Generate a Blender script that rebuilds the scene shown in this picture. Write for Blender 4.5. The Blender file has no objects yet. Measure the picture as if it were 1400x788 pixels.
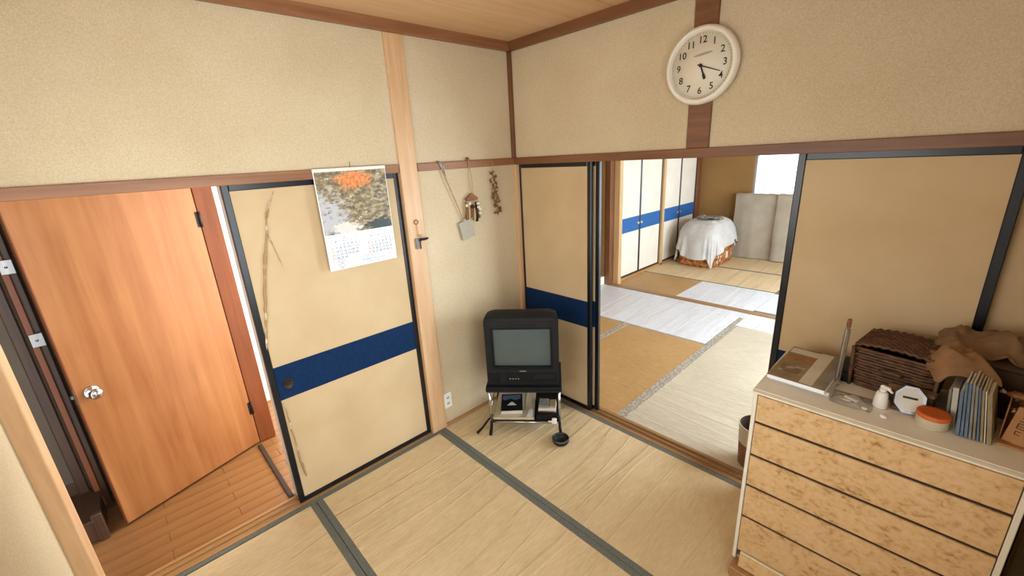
import bpy, bmesh, math, random
from mathutils import Vector, Matrix, noise
random.seed(7)
S = bpy.context.scene
COL = S.collection
PI = math.pi

# ------------------------------------------------------------------ camera
F_PX = 574.8
YAW, PITCH, ROLL = math.radians(47.209), math.radians(17.330), math.radians(-3.2095)
CAM = Vector((2.2549, -2.1778, 1.8143))
fw = Vector((-math.sin(YAW)*math.cos(PITCH), math.cos(YAW)*math.cos(PITCH), -math.sin(PITCH)))
rt = Vector((math.cos(YAW), math.sin(YAW), 0))
up = rt.cross(fw)
rt2 = rt*math.cos(ROLL) + up*math.sin(ROLL)
up2 = rt2.cross(fw)
cd = bpy.data.cameras.new('camera')
cd.sensor_width = 36
cd.lens = 36*F_PX/1400
cd.clip_start = 0.02
cam = bpy.data.objects.new('camera', cd)
m3 = Matrix((rt2, up2, -fw)).transposed()
cam.matrix_world = Matrix.Translation(CAM) @ m3.to_4x4()
COL.objects.link(cam)
S.camera = cam

# ------------------------------------------------------------------ world, daylight, exposure
S.view_settings.view_transform = 'Standard'
S.view_settings.look = 'None'
S.view_settings.gamma = 1
S.view_settings.use_curve_mapping = False
S.view_settings.exposure = 0.0
w = bpy.data.worlds.new('sky')
S.world = w
w.use_nodes = True
bg = w.node_tree.nodes['Background']
bg.inputs[0].default_value = (0.86, 0.93, 1.0, 1)
bg.inputs[1].default_value = 3.5


def area(name, loc, direction, sx, sy, power, col=(1, 1, 1)):
    l = bpy.data.lights.new(name, 'AREA')
    l.shape = 'RECTANGLE'
    l.size, l.size_y = sx, sy
    l.energy = power
    l.color = col
    o = bpy.data.objects.new(name, l)
    o.location = loc
    o.rotation_euler = Vector(direction).to_track_quat('-Z', 'Y').to_euler()
    COL.objects.link(o)
    return o


# daylight entering by the windows of the right-hand walls and of the hall side
room_l = area('daylight_room_window', (2.78, -1.75, 1.38), (-1, 0.0, -0.05), 1.1, 1.5, 18, (0.86, 0.95, 1.0))
room_l.data.spread = math.radians(120)
area('front_fill', (1.25, -2.80, 1.45), (0, 1, -0.1), 1.5, 1.0, 14.5, (1.0, 0.93, 0.84))  # warm fill added to lift the back wall and the chest front
area('daylight_next_room', (2.80, 1.55, 1.15), (-1, 0, -0.12), 1.7, 1.9, 125, (0.76, 0.89, 1.0))
area('daylight_far_room', (2.80, 3.85, 1.15), (-1, 0, -0.08), 1.5, 1.6, 95, (0.76, 0.89, 1.0))
area('daylight_kitchen', (-0.72, -0.62, 1.3), (0.0, -1, -0.1), 1.0, 1.5, 58, (0.95, 0.98, 1.0))


# ------------------------------------------------------------------ materials
def hx(h):
    h = h.lstrip('#')
    c = [int(h[i:i+2], 16)/255 for i in (0, 2, 4)]
    return tuple((v/12.92 if v <= .04045 else ((v+.055)/1.055)**2.4) for v in c) + (1,)


def nt(name):
    m = bpy.data.materials.new(name)
    m.use_nodes = True
    return m, m.node_tree, m.node_tree.nodes['Principled BSDF']


def noise_fac(t, scale, detail=3, stretch=(1, 1, 1), rough=.55, dist=0, coord='Object'):
    tc = t.nodes.new('ShaderNodeTexCoord')
    mp = t.nodes.new('ShaderNodeMapping')
    mp.inputs['Scale'].default_value = stretch
    n = t.nodes.new('ShaderNodeTexNoise')
    n.inputs['Scale'].default_value = scale
    n.inputs['Detail'].default_value = detail
    n.inputs['Roughness'].default_value = rough
    n.inputs['Distortion'].default_value = dist
    t.links.new(tc.outputs[coord], mp.inputs[0])
    t.links.new(mp.outputs[0], n.inputs['Vector'])
    return n.outputs['Fac'], mp.outputs[0]


def ramp(t, fac, stops):
    r = t.nodes.new('ShaderNodeValToRGB')
    e = r.color_ramp.elements
    while len(e) < len(stops):
        e.new(.5)
    for i, (p, c) in enumerate(stops):
        e[i].position = p
        e[i].color = hx(c) if isinstance(c, str) else c
    t.links.new(fac, r.inputs[0])
    return r.outputs[0]


def bump(t, b, fac, strength, dist=.002, prev=None):
    n = t.nodes.new('ShaderNodeBump')
    n.inputs['Strength'].default_value = strength
    n.inputs['Distance'].default_value = dist
    t.links.new(fac, n.inputs['Height'])
    if prev is not None:
        t.links.new(prev, n.inputs['Normal'])
    t.links.new(n.outputs[0], b.inputs['Normal'])
    return n.outputs[0]


def M(name, c1, c2=None, scale=6, rough=.6, metal=0, stretch=(1, 1, 1), bp=0, bscale=80, spec=.5, lo=.3, hi=.7, bdist=.002, detail=4):
    m, t, b = nt(name)
    b.inputs['Roughness'].default_value = rough
    b.inputs['Metallic'].default_value = metal
    b.inputs['Specular IOR Level'].default_value = spec
    if c2 is None:
        c2 = c1
    f, _ = noise_fac(t, scale, detail, stretch)
    t.links.new(ramp(t, f, [(lo, c1), (hi, c2)]), b.inputs['Base Color'])
    if bp:
        f2, _ = noise_fac(t, bscale, 3, stretch)
        bump(t, b, f2, bp, bdist)
    return m


def wood(name, c1, c2, axis='z', rough=.45, scale=9, bp=.15):
    st = {'x': (.06, 1, 1), 'y': (1, .06, 1), 'z': (1, 1, .06)}[axis]
    m, t, b = nt(name)
    b.inputs['Roughness'].default_value = rough
    f, _ = noise_fac(t, scale*3, 6, st, .65, .4)
    f2, _ = noise_fac(t, 2.2, 2)
    mx = t.nodes.new('ShaderNodeMath')
    mx.operation = 'MULTIPLY_ADD'
    mx.inputs[1].default_value = .35
    t.links.new(f2, mx.inputs[0])
    t.links.new(f, mx.inputs[2])
    t.links.new(ramp(t, mx.outputs[0], [(.42, c1), (.95, c2)]), b.inputs['Base Color'])
    bump(t, b, f, bp, .001)
    return m


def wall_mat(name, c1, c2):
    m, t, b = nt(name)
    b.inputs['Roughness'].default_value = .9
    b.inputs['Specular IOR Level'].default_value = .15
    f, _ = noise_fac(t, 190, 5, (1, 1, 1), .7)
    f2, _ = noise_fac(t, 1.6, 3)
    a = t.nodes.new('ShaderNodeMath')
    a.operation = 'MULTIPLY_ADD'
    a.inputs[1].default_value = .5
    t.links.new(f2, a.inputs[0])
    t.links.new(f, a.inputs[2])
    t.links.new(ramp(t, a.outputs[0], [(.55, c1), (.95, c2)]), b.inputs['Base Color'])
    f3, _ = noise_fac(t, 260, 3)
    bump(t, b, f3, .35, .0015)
    return m


def tatami_mat(name, c1, c2, ribs='x', rough=.5, wrinkle=.5):
    # ribs run along the named axis; wrinkles lie across the mat
    m, t, b = nt(name)
    b.inputs['Roughness'].default_value = rough
    b.inputs['Specular IOR Level'].default_value = .45
    st = (1, .2, 1) if ribs == 'x' else (.2, 1, 1)
    f, vec = noise_fac(t, 75, 4, st, .6)
    f2, _ = noise_fac(t, 2.0, 3)
    a = t.nodes.new('ShaderNodeMath')
    a.operation = 'MULTIPLY_ADD'
    a.inputs[1].default_value = .6
    t.links.new(f2, a.inputs[0])
    t.links.new(f, a.inputs[2])
    t.links.new(ramp(t, a.outputs[0], [(.55, c1), (1.05, c2)]), b.inputs['Base Color'])
    tc = t.nodes.new('ShaderNodeTexCoord')
    wv = t.nodes.new('ShaderNodeTexWave')
    wv.bands_direction = 'Y' if ribs == 'x' else 'X'
    wv.inputs['Scale'].default_value = 34
    wv.inputs['Distortion'].default_value = .15
    t.links.new(tc.outputs['Object'], wv.inputs['Vector'])
    n1 = bump(t, b, wv.outputs['Fac'], .35, .0012)
    st2 = (1, .14, 1) if ribs == 'x' else (.14, 1, 1)
    f4, _ = noise_fac(t, 7, 2, st2, .5, .5)
    n2 = bump(t, b, f4, wrinkle, .035, n1)
    st3 = (1, .09, 1) if ribs == 'x' else (.09, 1, 1)
    f5, _ = noise_fac(t, 6.5, 1, st3, .4, .3)
    r5 = t.nodes.new('ShaderNodeValToRGB')
    e5 = r5.color_ramp.elements
    e5[0].position = .47; e5[0].color = (0, 0, 0, 1)
    e5[1].position = .53; e5[1].color = (0, 0, 0, 1)
    e5.new(.5).color = (1, 1, 1, 1)
    t.links.new(f5, r5.inputs[0])
    bump(t, b, r5.outputs[0], wrinkle, .004, n2)
    return m


MT = {}
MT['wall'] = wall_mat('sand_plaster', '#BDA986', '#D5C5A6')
MT['wall2'] = wall_mat('tan_plaster_dimmed', '#86653E', '#9A7648')  # kept darker so the dimness of the far rooms sits in the colour
MT['white_wall'] = M('white_panel', '#E8E6E0', '#F2F0EA', rough=.7)
MT['pillar'] = wood('pillar_wood', '#C09468', '#DCB88E', 'z')
MT['lint_x'] = wood('lintel_wood_x', '#623C22', '#885A36', 'x')
MT['lint_y'] = wood('lintel_wood_y', '#7A4C2C', '#A0704A', 'y')
MT['post_d'] = wood('dark_post', '#5E361E', '#7E5230', 'z')
MT['post_l'] = wood('light_post', '#B08A58', '#CFAE80', 'z')
MT['ceil'] = wood('ceiling_board', '#C49C70', '#D8B48A', 'y', .6, 4, .05)
MT['sill_x'] = wood('sill_wood_x', '#7A5836', '#A98255', 'x')
MT['sill_y'] = wood('sill_wood_y', '#8E653C', '#B98B58', 'y')
MT['door'] = wood('orange_veneer', '#92562A', '#B47A48', 'z', .38, 5, .05)
MT['jamb'] = wood('red_brown_jamb', '#743A18', '#94522A', 'z')
MT['hall_dark'] = wood('dark_hall_wood', '#3A2414', '#5C3D26', 'z')
MT['hall_panel'] = M('grey_brown_panel', '#5A4C3C', '#736352', 5, .7, stretch=(1, 1, .2))
MT['plank'] = wood('hall_plank', '#7A4C28', '#9C6E40', 'y', .32, 5, .08)
MT['plank_gap'] = M('plank_gap', '#5A3818', rough=.8)
MT['lacquer'] = M('black_lacquer', '#0C0E12', '#14171C', 8, .28)
MT['paper'] = M('fusuma_paper', '#C2A67C', '#CDB48C', 3, .75, bp=.1, bscale=300)
MT['paper_w'] = M('closet_paper', '#D6CDBC', '#E0D8C8', 3, .75)
MT['band'] = M('navy_band', '#0A2546', '#0F2E54', 60, .8, spec=.15, bp=.15, bscale=300)
MT['band_l'] = M('blue_band', '#1A5490', '#205E9C', 60, .6)
MT['tat'] = tatami_mat('tatami_straw', '#C3AB82', '#D6BF96', 'x')
MT['tat_y'] = tatami_mat('tatami_straw_lengthwise', '#BFA67C', '#D9C197', 'y')
MT['tat2'] = tatami_mat('tatami_amber', '#A17C4C', '#B5925F', 'y', .55, .25)
MT['tat_sheen_grey'] = tatami_mat('tatami_sheen_grey', '#AFA48E', '#C6BCA6', 'y', .42, .5)  # cool window sheen mixed into the straw colour
MT['tat_sheen_pale'] = tatami_mat('tatami_sheen_pale', '#C8CCD0', '#DADEE2', 'x', .4, .3)  # weave sheen painted in as a paler, bluer base colour
MT['heri'] = M('grey_green_border', '#585A52', '#707268', 140, .8, bp=.4, bscale=250)
MT['heri_p'] = M('brocade_border', '#857D6E', '#AFA797', 45, .7, lo=.42, hi=.58)
MT['black_pl'] = M('black_plastic', '#08090B', '#0E0F12', 10, .6, bp=.1, bscale=300, spec=.25)
MT['grey_pl'] = M('dark_grey_plastic', '#101214', '#17191C', 10, .55, spec=.3)
MT['screen'] = M('crt_glass', '#4A5654', '#525E5C', 3, .2)
MT['chrome'] = M('chrome', '#C8C8C8', rough=.18, metal=1)
MT['steel'] = M('brushed_steel', '#9A9A98', '#B4B4B0', 40, .35, 1, (1, 1, .05))
MT['white_pl'] = M('white_plastic', '#E4E0D4', '#EEEAE0', 5, .4)
MT['clock_rim'] = M('ivory_clock_rim', '#E6DDC8', '#EFE8D8', 5, .35)
MT['dial'] = M('clock_dial', '#D9CFB8', '#E2D9C4', 4, .5)
MT['ink'] = M('black_ink', '#14130F', rough=.6)
MT['mark_g'] = M('dial_grey', '#A29C8E', rough=.6)
MT['ink_n'] = M('slate_ink', '#46526A', rough=.7)
MT['ink_b'] = M('blue_ink', '#5E7AA8', rough=.7)
MT['ink_r'] = M('red_ink', '#B06A3C', rough=.7)
MT['page'] = M('calendar_paper', '#E9EDF0', '#F0F3F5', 4, .6)
MT['burl'] = None
MT['chest_w'] = M('cream_chest_laminate', '#E2DAC6', '#ECE5D4', 5, .5, stretch=(1, 1, .3))
MT['dark'] = M('dark_gap', '#3A2514', rough=.8)
MT['kick'] = M('kick_board', '#B8905A', '#C8A36C', 9, .5)
MT['wicker'] = M('wicker', '#402614', '#6E4A2C', 30, .65, bp=.4, bscale=120)
MT['burlap'] = M('burlap_cloth', '#7A5634', '#9C7750', 14, .95, bp=.5, bscale=260)
MT['cloth_br'] = M('brown_cloth', '#6A4E34', '#8A6C4C', 10, .95, bp=.4, bscale=200)
MT['sheet'] = M('white_cotton', '#B0AEA8', '#C2C0BA', 5, .9, bp=.6, bscale=11, bdist=.02)
MT['curtain'] = M('backlit_cloth', '#958A78', '#A49987', 5, .9)  # off-white cloth darkened in colour for its back-lit shade
MT['blanket'] = M('orange_brown_blanket', '#7E3E12', '#C88848', 14, .95, lo=.42, hi=.62, bp=.3, bscale=120)
MT['cardboard'] = M('cardboard', '#A87444', '#BC8A58', 8, .8)
MT['orange'] = M('orange_lid', '#C25A1E', '#D06A2C', 6, .5)
MT['bin'] = M('cream_bin', '#B8A68A', '#C9BAA0', 6, .5)
MT['bin_b'] = M('brown_bin', '#6A3E20', '#7E5030', 6, .5)
MT['bowl'] = M('black_bowl_glaze', '#08090A', '#101214', 9, .6, 0)
MT['cord'] = M('jute_cord', '#A68A5E', '#C0A678', 40, .9)
MT['dried'] = M('dried_plant', '#5E3E24', '#8A6038', 40, .9)
MT['bead'] = M('pale_bead', '#D8C8A4', '#E6DAC0', 10, .4)
MT['rust'] = M('rust_ornament', '#6E4426', '#946238', 20, .7)
MT['swat'] = M('grey_mesh_plastic', '#A29A88', '#B0A896', 120, .7, bp=.5, bscale=300)
MT['iron'] = M('dark_iron', '#2A2420', '#3C342E', 20, .5, .6)
MT['tear'] = M('torn_paper', '#A8875A', '#E2D8C4', 22, .85, lo=.5, hi=.68)
MT['foam'] = M('beige_board', '#B8A888', '#C8BA9C', 6, .6)
MT['cover1'] = M('book_cover_blue', '#445668', '#6E8294', 18, .5, stretch=(1, 1, .4))
MT['cover2'] = M('book_cover_grey', '#6A655C', '#8C877C', 18, .5)
MT['cover3'] = M('book_cover_tan', '#7C6A4E', '#9C8A68', 18, .5)
MT['cover4'] = M('book_cover_white', '#C9C2B0', '#D8D2C4', 8, .5)
MT['mag'] = M('magazine_print', '#6E5438', '#B9AB90', 16, .35, lo=.44, hi=.56)
MT['amber'] = M('amber_packet', '#6E4420', '#A06C3A', 22, .35)
MT['silver_bag'] = M('clear_packet', '#9E968A', '#BDB6AA', 12, .25, .2)
MT['alu'] = M('window_aluminium', '#A8A8A4', rough=.35, metal=.8)
MT['outside'] = M('pale_ground', '#B8B8B0', rough=.9)


def glass_mat():
    m, t, b = nt('window_glass')
    out = t.nodes['Material Output']
    tr = t.nodes.new('ShaderNodeBsdfTransparent')
    gl = t.nodes.new('ShaderNodeBsdfGlossy')
    gl.inputs['Roughness'].default_value = .03
    mx = t.nodes.new('ShaderNodeMixShader')
    mx.inputs[0].default_value = .06
    t.links.new(tr.outputs[0], mx.inputs[1])
    t.links.new(gl.outputs[0], mx.inputs[2])
    t.links.new(mx.outputs[0], out.inputs['Surface'])
    t.nodes.remove(b)
    return m


MT['glass'] = glass_mat()


def burl_mat():
    m, t, b = nt('burl_print')
    b.inputs['Roughness'].default_value = .42
    f, _ = noise_fac(t, 46, 5, (1, 1, 1.2), .6, .3, 'Object')
    f2, _ = noise_fac(t, 9, 3)
    a = t.nodes.new('ShaderNodeMath')
    a.operation = 'MULTIPLY_ADD'
    a.inputs[1].default_value = .5
    t.links.new(f2, a.inputs[0])
    t.links.new(f, a.inputs[2])
    t.links.new(ramp(t, a.outputs[0], [(.49, '#966A3C'), (.60, '#BE9660'), (.73, '#D2AC7A'), (1.0, '#DCBA8A')]), b.inputs['Base Color'])
    return m


MT['burl'] = burl_mat()


def picture_mat():
    # an autumn garden print: orange foliage above, pale stream lower left, dark water lower right
    m, t, b = nt('autumn_garden_print')
    b.inputs['Roughness'].default_value = .45
    f, _ = noise_fac(t, 26, 6, (1, 1, 1.6), .7)
    base = ramp(t, f, [(.3, '#34362E'), (.42, '#6A6048'), (.52, '#8E7C56'), (.60, '#B8A884'), (.70, '#7E7458')])
    tc = t.nodes.new('ShaderNodeTexCoord')

    def blob(cx, cz, sy, sz, nscale, lo, hi):
        mp = t.nodes.new('ShaderNodeMapping')
        mp.inputs['Location'].default_value = (0, -cx/sy, -cz/sz)
        mp.inputs['Scale'].default_value = (0, 1/sy, 1/sz)
        t.links.new(tc.outputs['Object'], mp.inputs[0])
        g = t.nodes.new('ShaderNodeTexGradient')
        g.gradient_type = 'SPHERICAL'
        t.links.new(mp.outputs[0], g.inputs[0])
        n, _ = noise_fac(t, nscale, 4, (1, 1, 1.8), .7)
        a = t.nodes.new('ShaderNodeMath')
        a.operation = 'MULTIPLY_ADD'
        a.inputs[1].default_value = 2.4
        t.links.new(n, a.inputs[0])
        t.links.new(g.outputs['Fac'], a.inputs[2])
        r = t.nodes.new('ShaderNodeMapRange')
        r.inputs['From Min'].default_value = lo
        r.inputs['From Max'].default_value = hi
        t.links.new(a.outputs[0], r.inputs['Value'])
        return r.outputs[0]

    def over(cur, col, fac):
        x = t.nodes.new('ShaderNodeMix')
        x.data_type = 'RGBA'
        t.links.new(fac, x.inputs['Factor'])
        t.links.new(cur, x.inputs['A'])
        if isinstance(col, str):
            x.inputs['B'].default_value = hx(col)
        else:
            t.links.new(col, x.inputs['B'])
        return x.outputs['Result']
    c = over(base, '#B8B6B8', blob(-.15, .27, .16, .2, 20, 1.5, 1.85))
    c = over(c, '#D9D3C6', blob(-.06, .215, .12, .05, 18, 1.45, 1.7))
    c = over(c, '#33403E', blob(.13, .21, .13, .05, 24, 1.4, 1.65))
    f5, _ = noise_fac(t, 60, 3)
    c = over(c, ramp(t, f5, [(.35, '#C8642A'), (.6, '#E89654')]), blob(.01, .465, .17, .085, 30, 1.62, 1.74))
    t.links.new(c, b.inputs['Base Color'])
    return m


MT['picture'] = picture_mat()


# ------------------------------------------------------------------ mesh building
class MB:
    def __init__(s):
        s.v, s.f, s.sm = [], [], []

    def add(s, vs, fs, smooth=False, M4=None):
        o = len(s.v)
        s.v += [tuple(M4 @ Vector(v)) if M4 else tuple(v) for v in vs]
        s.f += [tuple(i+o for i in f) for f in fs]
        s.sm += [smooth]*len(fs)
        return s

    def box(s, x0, x1, y0, y1, z0, z1, bv=0, M4=None):
        if x0 > x1: x0, x1 = x1, x0
        if y0 > y1: y0, y1 = y1, y0
        if z0 > z1: z0, z1 = z1, z0
        if bv <= 0:
            vs = [(x, y, z) for z in (z0, z1) for y in (y0, y1) for x in (x0, x1)]
            fs = [(0, 2, 3, 1), (4, 5, 7, 6), (0, 1, 5, 4), (2, 6, 7, 3), (0, 4, 6, 2), (1, 3, 7, 5)]
            return s.add(vs, fs, False, M4)
        bm = bmesh.new()
        r = bmesh.ops.create_cube(bm, size=1)
        for v in bm.verts:
            v.co = Vector(((x0+x1)/2+v.co.x*(x1-x0), (y0+y1)/2+v.co.y*(y1-y0), (z0+z1)/2+v.co.z*(z1-z0)))
        bmesh.ops.bevel(bm, geom=list(bm.edges), offset=min(bv, .45*min(x1-x0, y1-y0, z1-z0)), segments=2 if bv > .004 else 1, profile=.5, affect='EDGES')
        bm.verts.index_update()
        s.add([v.co[:] for v in bm.verts], [[v.index for v in f.verts] for f in bm.faces], False, M4)
        bm.free()
        return s

    def tube(s, pts, r, n=8, cap=True, M4=None):
        pts = [Vector(p) for p in pts]
        rs = r if isinstance(r, (list, tuple)) else [r]*len(pts)
        vs, fs = [], []
        prev = None
        for i, p in enumerate(pts):
            a = pts[max(i-1, 0)]
            b = pts[min(i+1, len(pts)-1)]
            d = (b-a).normalized()
            if prev is None:
                ref = Vector((0, 0, 1)) if abs(d.z) < .9 else Vector((1, 0, 0))
                e1 = d.cross(ref).normalized()
            else:
                e1 = (prev - d*prev.dot(d)).normalized()
            prev = e1
            e2 = d.cross(e1)
            for k in range(n):
                t = 2*PI*k/n
                vs.append(p + e1*math.cos(t)*rs[i] + e2*math.sin(t)*rs[i])
        for i in range(len(pts)-1):
            for k in range(n):
                a, b = i*n+k, i*n+(k+1) % n
                fs.append((a, b, b+n, a+n))
        if cap:
            fs.append(tuple(range(n-1, -1, -1)))
            fs.append(tuple((len(pts)-1)*n+k for k in range(n)))
        return s.add(vs, fs, True, M4)

    def lathe(s, prof, n=24, M4=None, closed=False, cap=True):
        vs, fs = [], []
        for r, z in prof:
            for k in range(n):
                t = 2*PI*k/n
                vs.append((r*math.cos(t), r*math.sin(t), z))
        m = len(prof)
        for i in range(m-1 + (1 if closed else 0)):
            j = (i+1) % m
            for k in range(n):
                k2 = (k+1) % n
                fs.append((i*n+k, i*n+k2, j*n+k2, j*n+k))
        if not closed and cap:
            if prof[0][0] > 1e-6:
                fs.append(tuple(range(n-1, -1, -1)))
            if prof[-1][0] > 1e-6:
                fs.append(tuple((m-1)*n+k for k in range(n)))
        return s.add(vs, fs, True, M4)

    def prism(s, poly, d0, d1, ax='z', M4=None):
        n = len(poly)

        def mk(a, b, d):
            return {'z': (a, b, d), 'y': (a, d, b), 'x': (d, a, b)}[ax]
        vs = [mk(a, b, d0) for a, b in poly]+[mk(a, b, d1) for a, b in poly]
        fs = [tuple(range(n-1, -1, -1)), tuple(range(n, 2*n))]+[(i, (i+1) % n, n+(i+1) % n, n+i) for i in range(n)]
        return s.add(vs, fs, False, M4)

    def grid(s, fn, nu, nv, M4=None, wrap=False):
        vs = [fn(i/(nu-1) if not wrap else i/nu, j/(nv-1)) for j in range(nv) for i in range(nu)]
        fs = []
        for j in range(nv-1):
            for i in range(nu if wrap else nu-1):
                i2 = (i+1) % nu
                fs.append((j*nu+i, j*nu+i2, (j+1)*nu+i2, (j+1)*nu+i))
        return s.add(vs, fs, True, M4)

    def ball(s, c, r, sc=(1, 1, 1), n=8, M4=None):
        vs, fs = [], []
        prof = [(math.sin(PI*i/6)*r, -math.cos(PI*i/6)*r) for i in range(7)]
        mm = Matrix.Translation(c) @ (M4 or Matrix()) @ Matrix.Diagonal((*sc, 1))
        return s.lathe(prof, n, mm)

    def text(s, txt, size, M4):
        cu = bpy.data.curves.new('t', 'FONT')
        cu.body = txt
        cu.size = size
        cu.align_x = 'CENTER'
        cu.align_y = 'CENTER'
        cu.resolution_u = 3
        cu.offset = .012*size
        o = bpy.data.objects.new('t', cu)
        me = bpy.data.meshes.new_from_object(o)
        s.add([v.co[:] for v in me.vertices], [tuple(p.vertices) for p in me.polygons], False, M4)
        bpy.data.objects.remove(o)
        bpy.data.meshes.remove(me)
        bpy.data.curves.remove(cu)
        return s

    def mesh(s, name, mat):
        me = bpy.data.meshes.new(name)
        me.from_pydata(s.v, [], s.f)
        me.polygons.foreach_set('use_smooth', s.sm)
        if mat:
            me.materials.append(mat)
        bm = bmesh.new()
        bm.from_mesh(me)
        bmesh.ops.recalc_face_normals(bm, faces=bm.faces)
        bm.to_mesh(me)
        bm.free()
        me.update()
        return me


def obj(name, mb, mat, parent=None, loc=None, rot=None):
    me = mb if isinstance(mb, bpy.types.Mesh) else mb.mesh(name, MT[mat])
    o = bpy.data.objects.new(name, me)
    if loc: o.location = loc
    if rot is not None: o.rotation_euler = rot if isinstance(rot, (tuple, list)) else (0, 0, rot)
    COL.objects.link(o)
    o.parent = parent
    return o


def smooth_auto(o, ang=35):
    me = o.data
    me.polygons.foreach_set('use_smooth', [True]*len(me.polygons))
    me.set_sharp_from_angle(angle=math.radians(ang))


def tag(o, label, cat, group=None, kind=None):
    o['label'] = label
    o['category'] = cat
    if group: o['group'] = group
    if kind: o['kind'] = kind
    return o


def thing(name, label, cat, loc=(0, 0, 0), rotz=0, group=None, kind=None):
    o = bpy.data.objects.new(name, None)
    o.empty_display_size = .05
    o.location = loc
    o.rotation_euler = (0, 0, rotz)
    COL.objects.link(o)
    return tag(o, label, cat, group, kind)


def struct(name, mb, mat, label, cat):
    o = obj(name, mb, mat)
    return tag(o, label, cat, kind='structure')


def B(*a, **k):
    return MB().box(*a, **k)


def T(*a): return Matrix.Translation(a)
def RX(a): return Matrix.Rotation(a, 4, 'X')
def RY(a): return Matrix.Rotation(a, 4, 'Y')
def RZ(a): return Matrix.Rotation(a, 4, 'Z')


def holed(axis, p0, p1, a0, a1, z0, z1, holes):
    """wall slab: axis 'x' = plane of constant x. holes: (a0,a1,z0,z1)"""
    mb = MB()
    As = sorted({a0, a1, *[h[0] for h in holes], *[h[1] for h in holes]})
    Zs = sorted({z0, z1, *[h[2] for h in holes], *[h[3] for h in holes]})
    for i in range(len(As)-1):
        for j in range(len(Zs)-1):
            ca, cz = (As[i]+As[i+1])/2, (Zs[j]+Zs[j+1])/2
            if any(h[0] < ca < h[1] and h[2] < cz < h[3] for h in holes):
                continue
            if axis == 'x':
                mb.box(p0, p1, As[i], As[i+1], Zs[j], Zs[j+1])
            else:
                mb.box(As[i], As[i+1], p0, p1, Zs[j], Zs[j+1])
    return mb


# ------------------------------------------------------------------ the setting: room one
ZL, ZT, ZC, ZTOP = 1.76, 1.806, 2.476, 2.53
struct('wall_left', holed('x', -.10, -.002, -2.72, 0.0, 0, ZTOP, [(-2.69, -.80, -.1, 1.80)]), 'wall',
       'sand coloured plaster wall on the left with the calendar and hanging ornaments', 'wall')
struct('wall_back', holed('y', .002, .10, -.1, 2.74, 0, ZTOP, [(0, 2.66, -.1, 1.80)]), 'wall',
       'sand coloured plaster wall above the lintel carrying the round clock', 'wall')
struct('wall_right', holed('x', 2.64, 2.74, -2.74, 0.0, 0, ZTOP, [(-2.35, -1.15, .55, 2.15)]), 'wall',
       'plaster wall with a window on the right beside the chest of drawers', 'wall')
struct('wall_front', holed('y', -2.74, -2.64, 0, 2.64, 0, ZTOP, [(.45, 2.05, .9, 2.0)]), 'wall',
       'plaster wall with a window behind the viewer', 'wall')

ceil = struct('ceiling', B(-.1, 2.74, -2.74, .1, 2.545, 2.60), 'ceil', 'ceiling of wide tan wooden boards over the tatami room', 'ceiling')
xs = [-.09, .368, .826, 1.284, 1.742, 2.2, 2.66]
for a, b in zip(xs[:-1], xs[1:]):
    obj('board', B(a+.0045, b-.0045, -2.66, .02, 2.53, 2.546, bv=.002), 'ceil', ceil)

struct('trim_1', B(0, .035, -2.64, 0, ZC, 2.532, bv=.002), 'lint_y', 'brown wooden ceiling moulding along the left wall', 'moulding')
struct('trim_2', B(0, 2.64, -.035, 0.003, ZC, 2.532, bv=.002), 'lint_x', 'dark brown wooden ceiling moulding above the clock wall', 'moulding')
struct('trim_3', B(-.10, .012, -2.68, -.925, ZL, ZT, bv=.002), 'lint_y', 'brown wooden lintel over the door opening and calendar', 'lintel')
struct('trim_4', B(-.01, .012, -.80, 0.0, ZL, ZT, bv=.002), 'lint_y', 'short brown wooden rail with ornaments hanging from it', 'rail')
struct('trim_5', B(.0, 2.66, -.012, .10, ZL, ZT, bv=.002), 'lint_x', 'long brown wooden lintel over the wide opening to the next room', 'lintel')
struct('trim_6', B(-.105, .010, -.917, -.803, 0, ZC, bv=.003), 'pillar', 'pale wooden pillar between the calendar door and the corner', 'pillar')
struct('trim_7', B(1.252, 1.363, -.010, .095, ZT, ZC, bv=.003), 'lint_x', 'short reddish wooden post behind the round clock', 'post')
struct('trim_8', B(-.02, .022, -.022, .02, ZT, ZC, bv=.002), 'post_d', 'thin dark corner strip above the lintels', 'strip')
struct('trim_9', B(-.03, .026, -.012, .10, 0, ZL, bv=.002), 'pillar', 'slim wooden corner post beside the narrow sliding door', 'post')
struct('trim_10', B(-.105, .010, -2.70, -2.585, 0, ZC, bv=.003), 'pillar', 'pale wooden pillar at the lower left edge of the hall opening', 'pillar')
struct('baseboard_left', B(-.01, .012, -.803, -.03, 0, .022, bv=.002), 'sill_y', 'thin brown baseboard behind the television', 'baseboard')
struct('baseboard_near', B(-.01, .012, -2.74, -2.70, 0, .022, bv=.002), 'sill_y', 'thin brown baseboard left of the hall opening', 'baseboard')

# back sill with two grooves
sb = MB()
for y0, y1, z in ((0.0, .018, .004), (.018, .05, -.006), (.05, .058, .004), (.058, .088, -.006), (.088, .11, .004)):
    sb.box(0.0, 2.66, y0, y1, -.04, z)
struct('trim_11', sb, 'sill_x', 'grooved wooden sill under the opening to the next room', 'sill')
sl = MB()
for x0, x1, z in ((-.018, 0.0, .004), (-.05, -.018, -.004), (-.058, -.05, .004), (-.09, -.058, -.004), (-.11, -.09, .004)):
    sl.box(x0, x1, -2.585, -.917, -.04, z)
struct('trim_12', sl, 'sill_y', 'grooved wooden sill along the hall opening and calendar door', 'sill')

# ---- tatami floors
floor = struct('floor', B(-.0, 2.64, -2.64, 0, -.10, -.055), 'dark', 'tatami floor of the near room, straw mats edged in grey green', 'floor')


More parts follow.
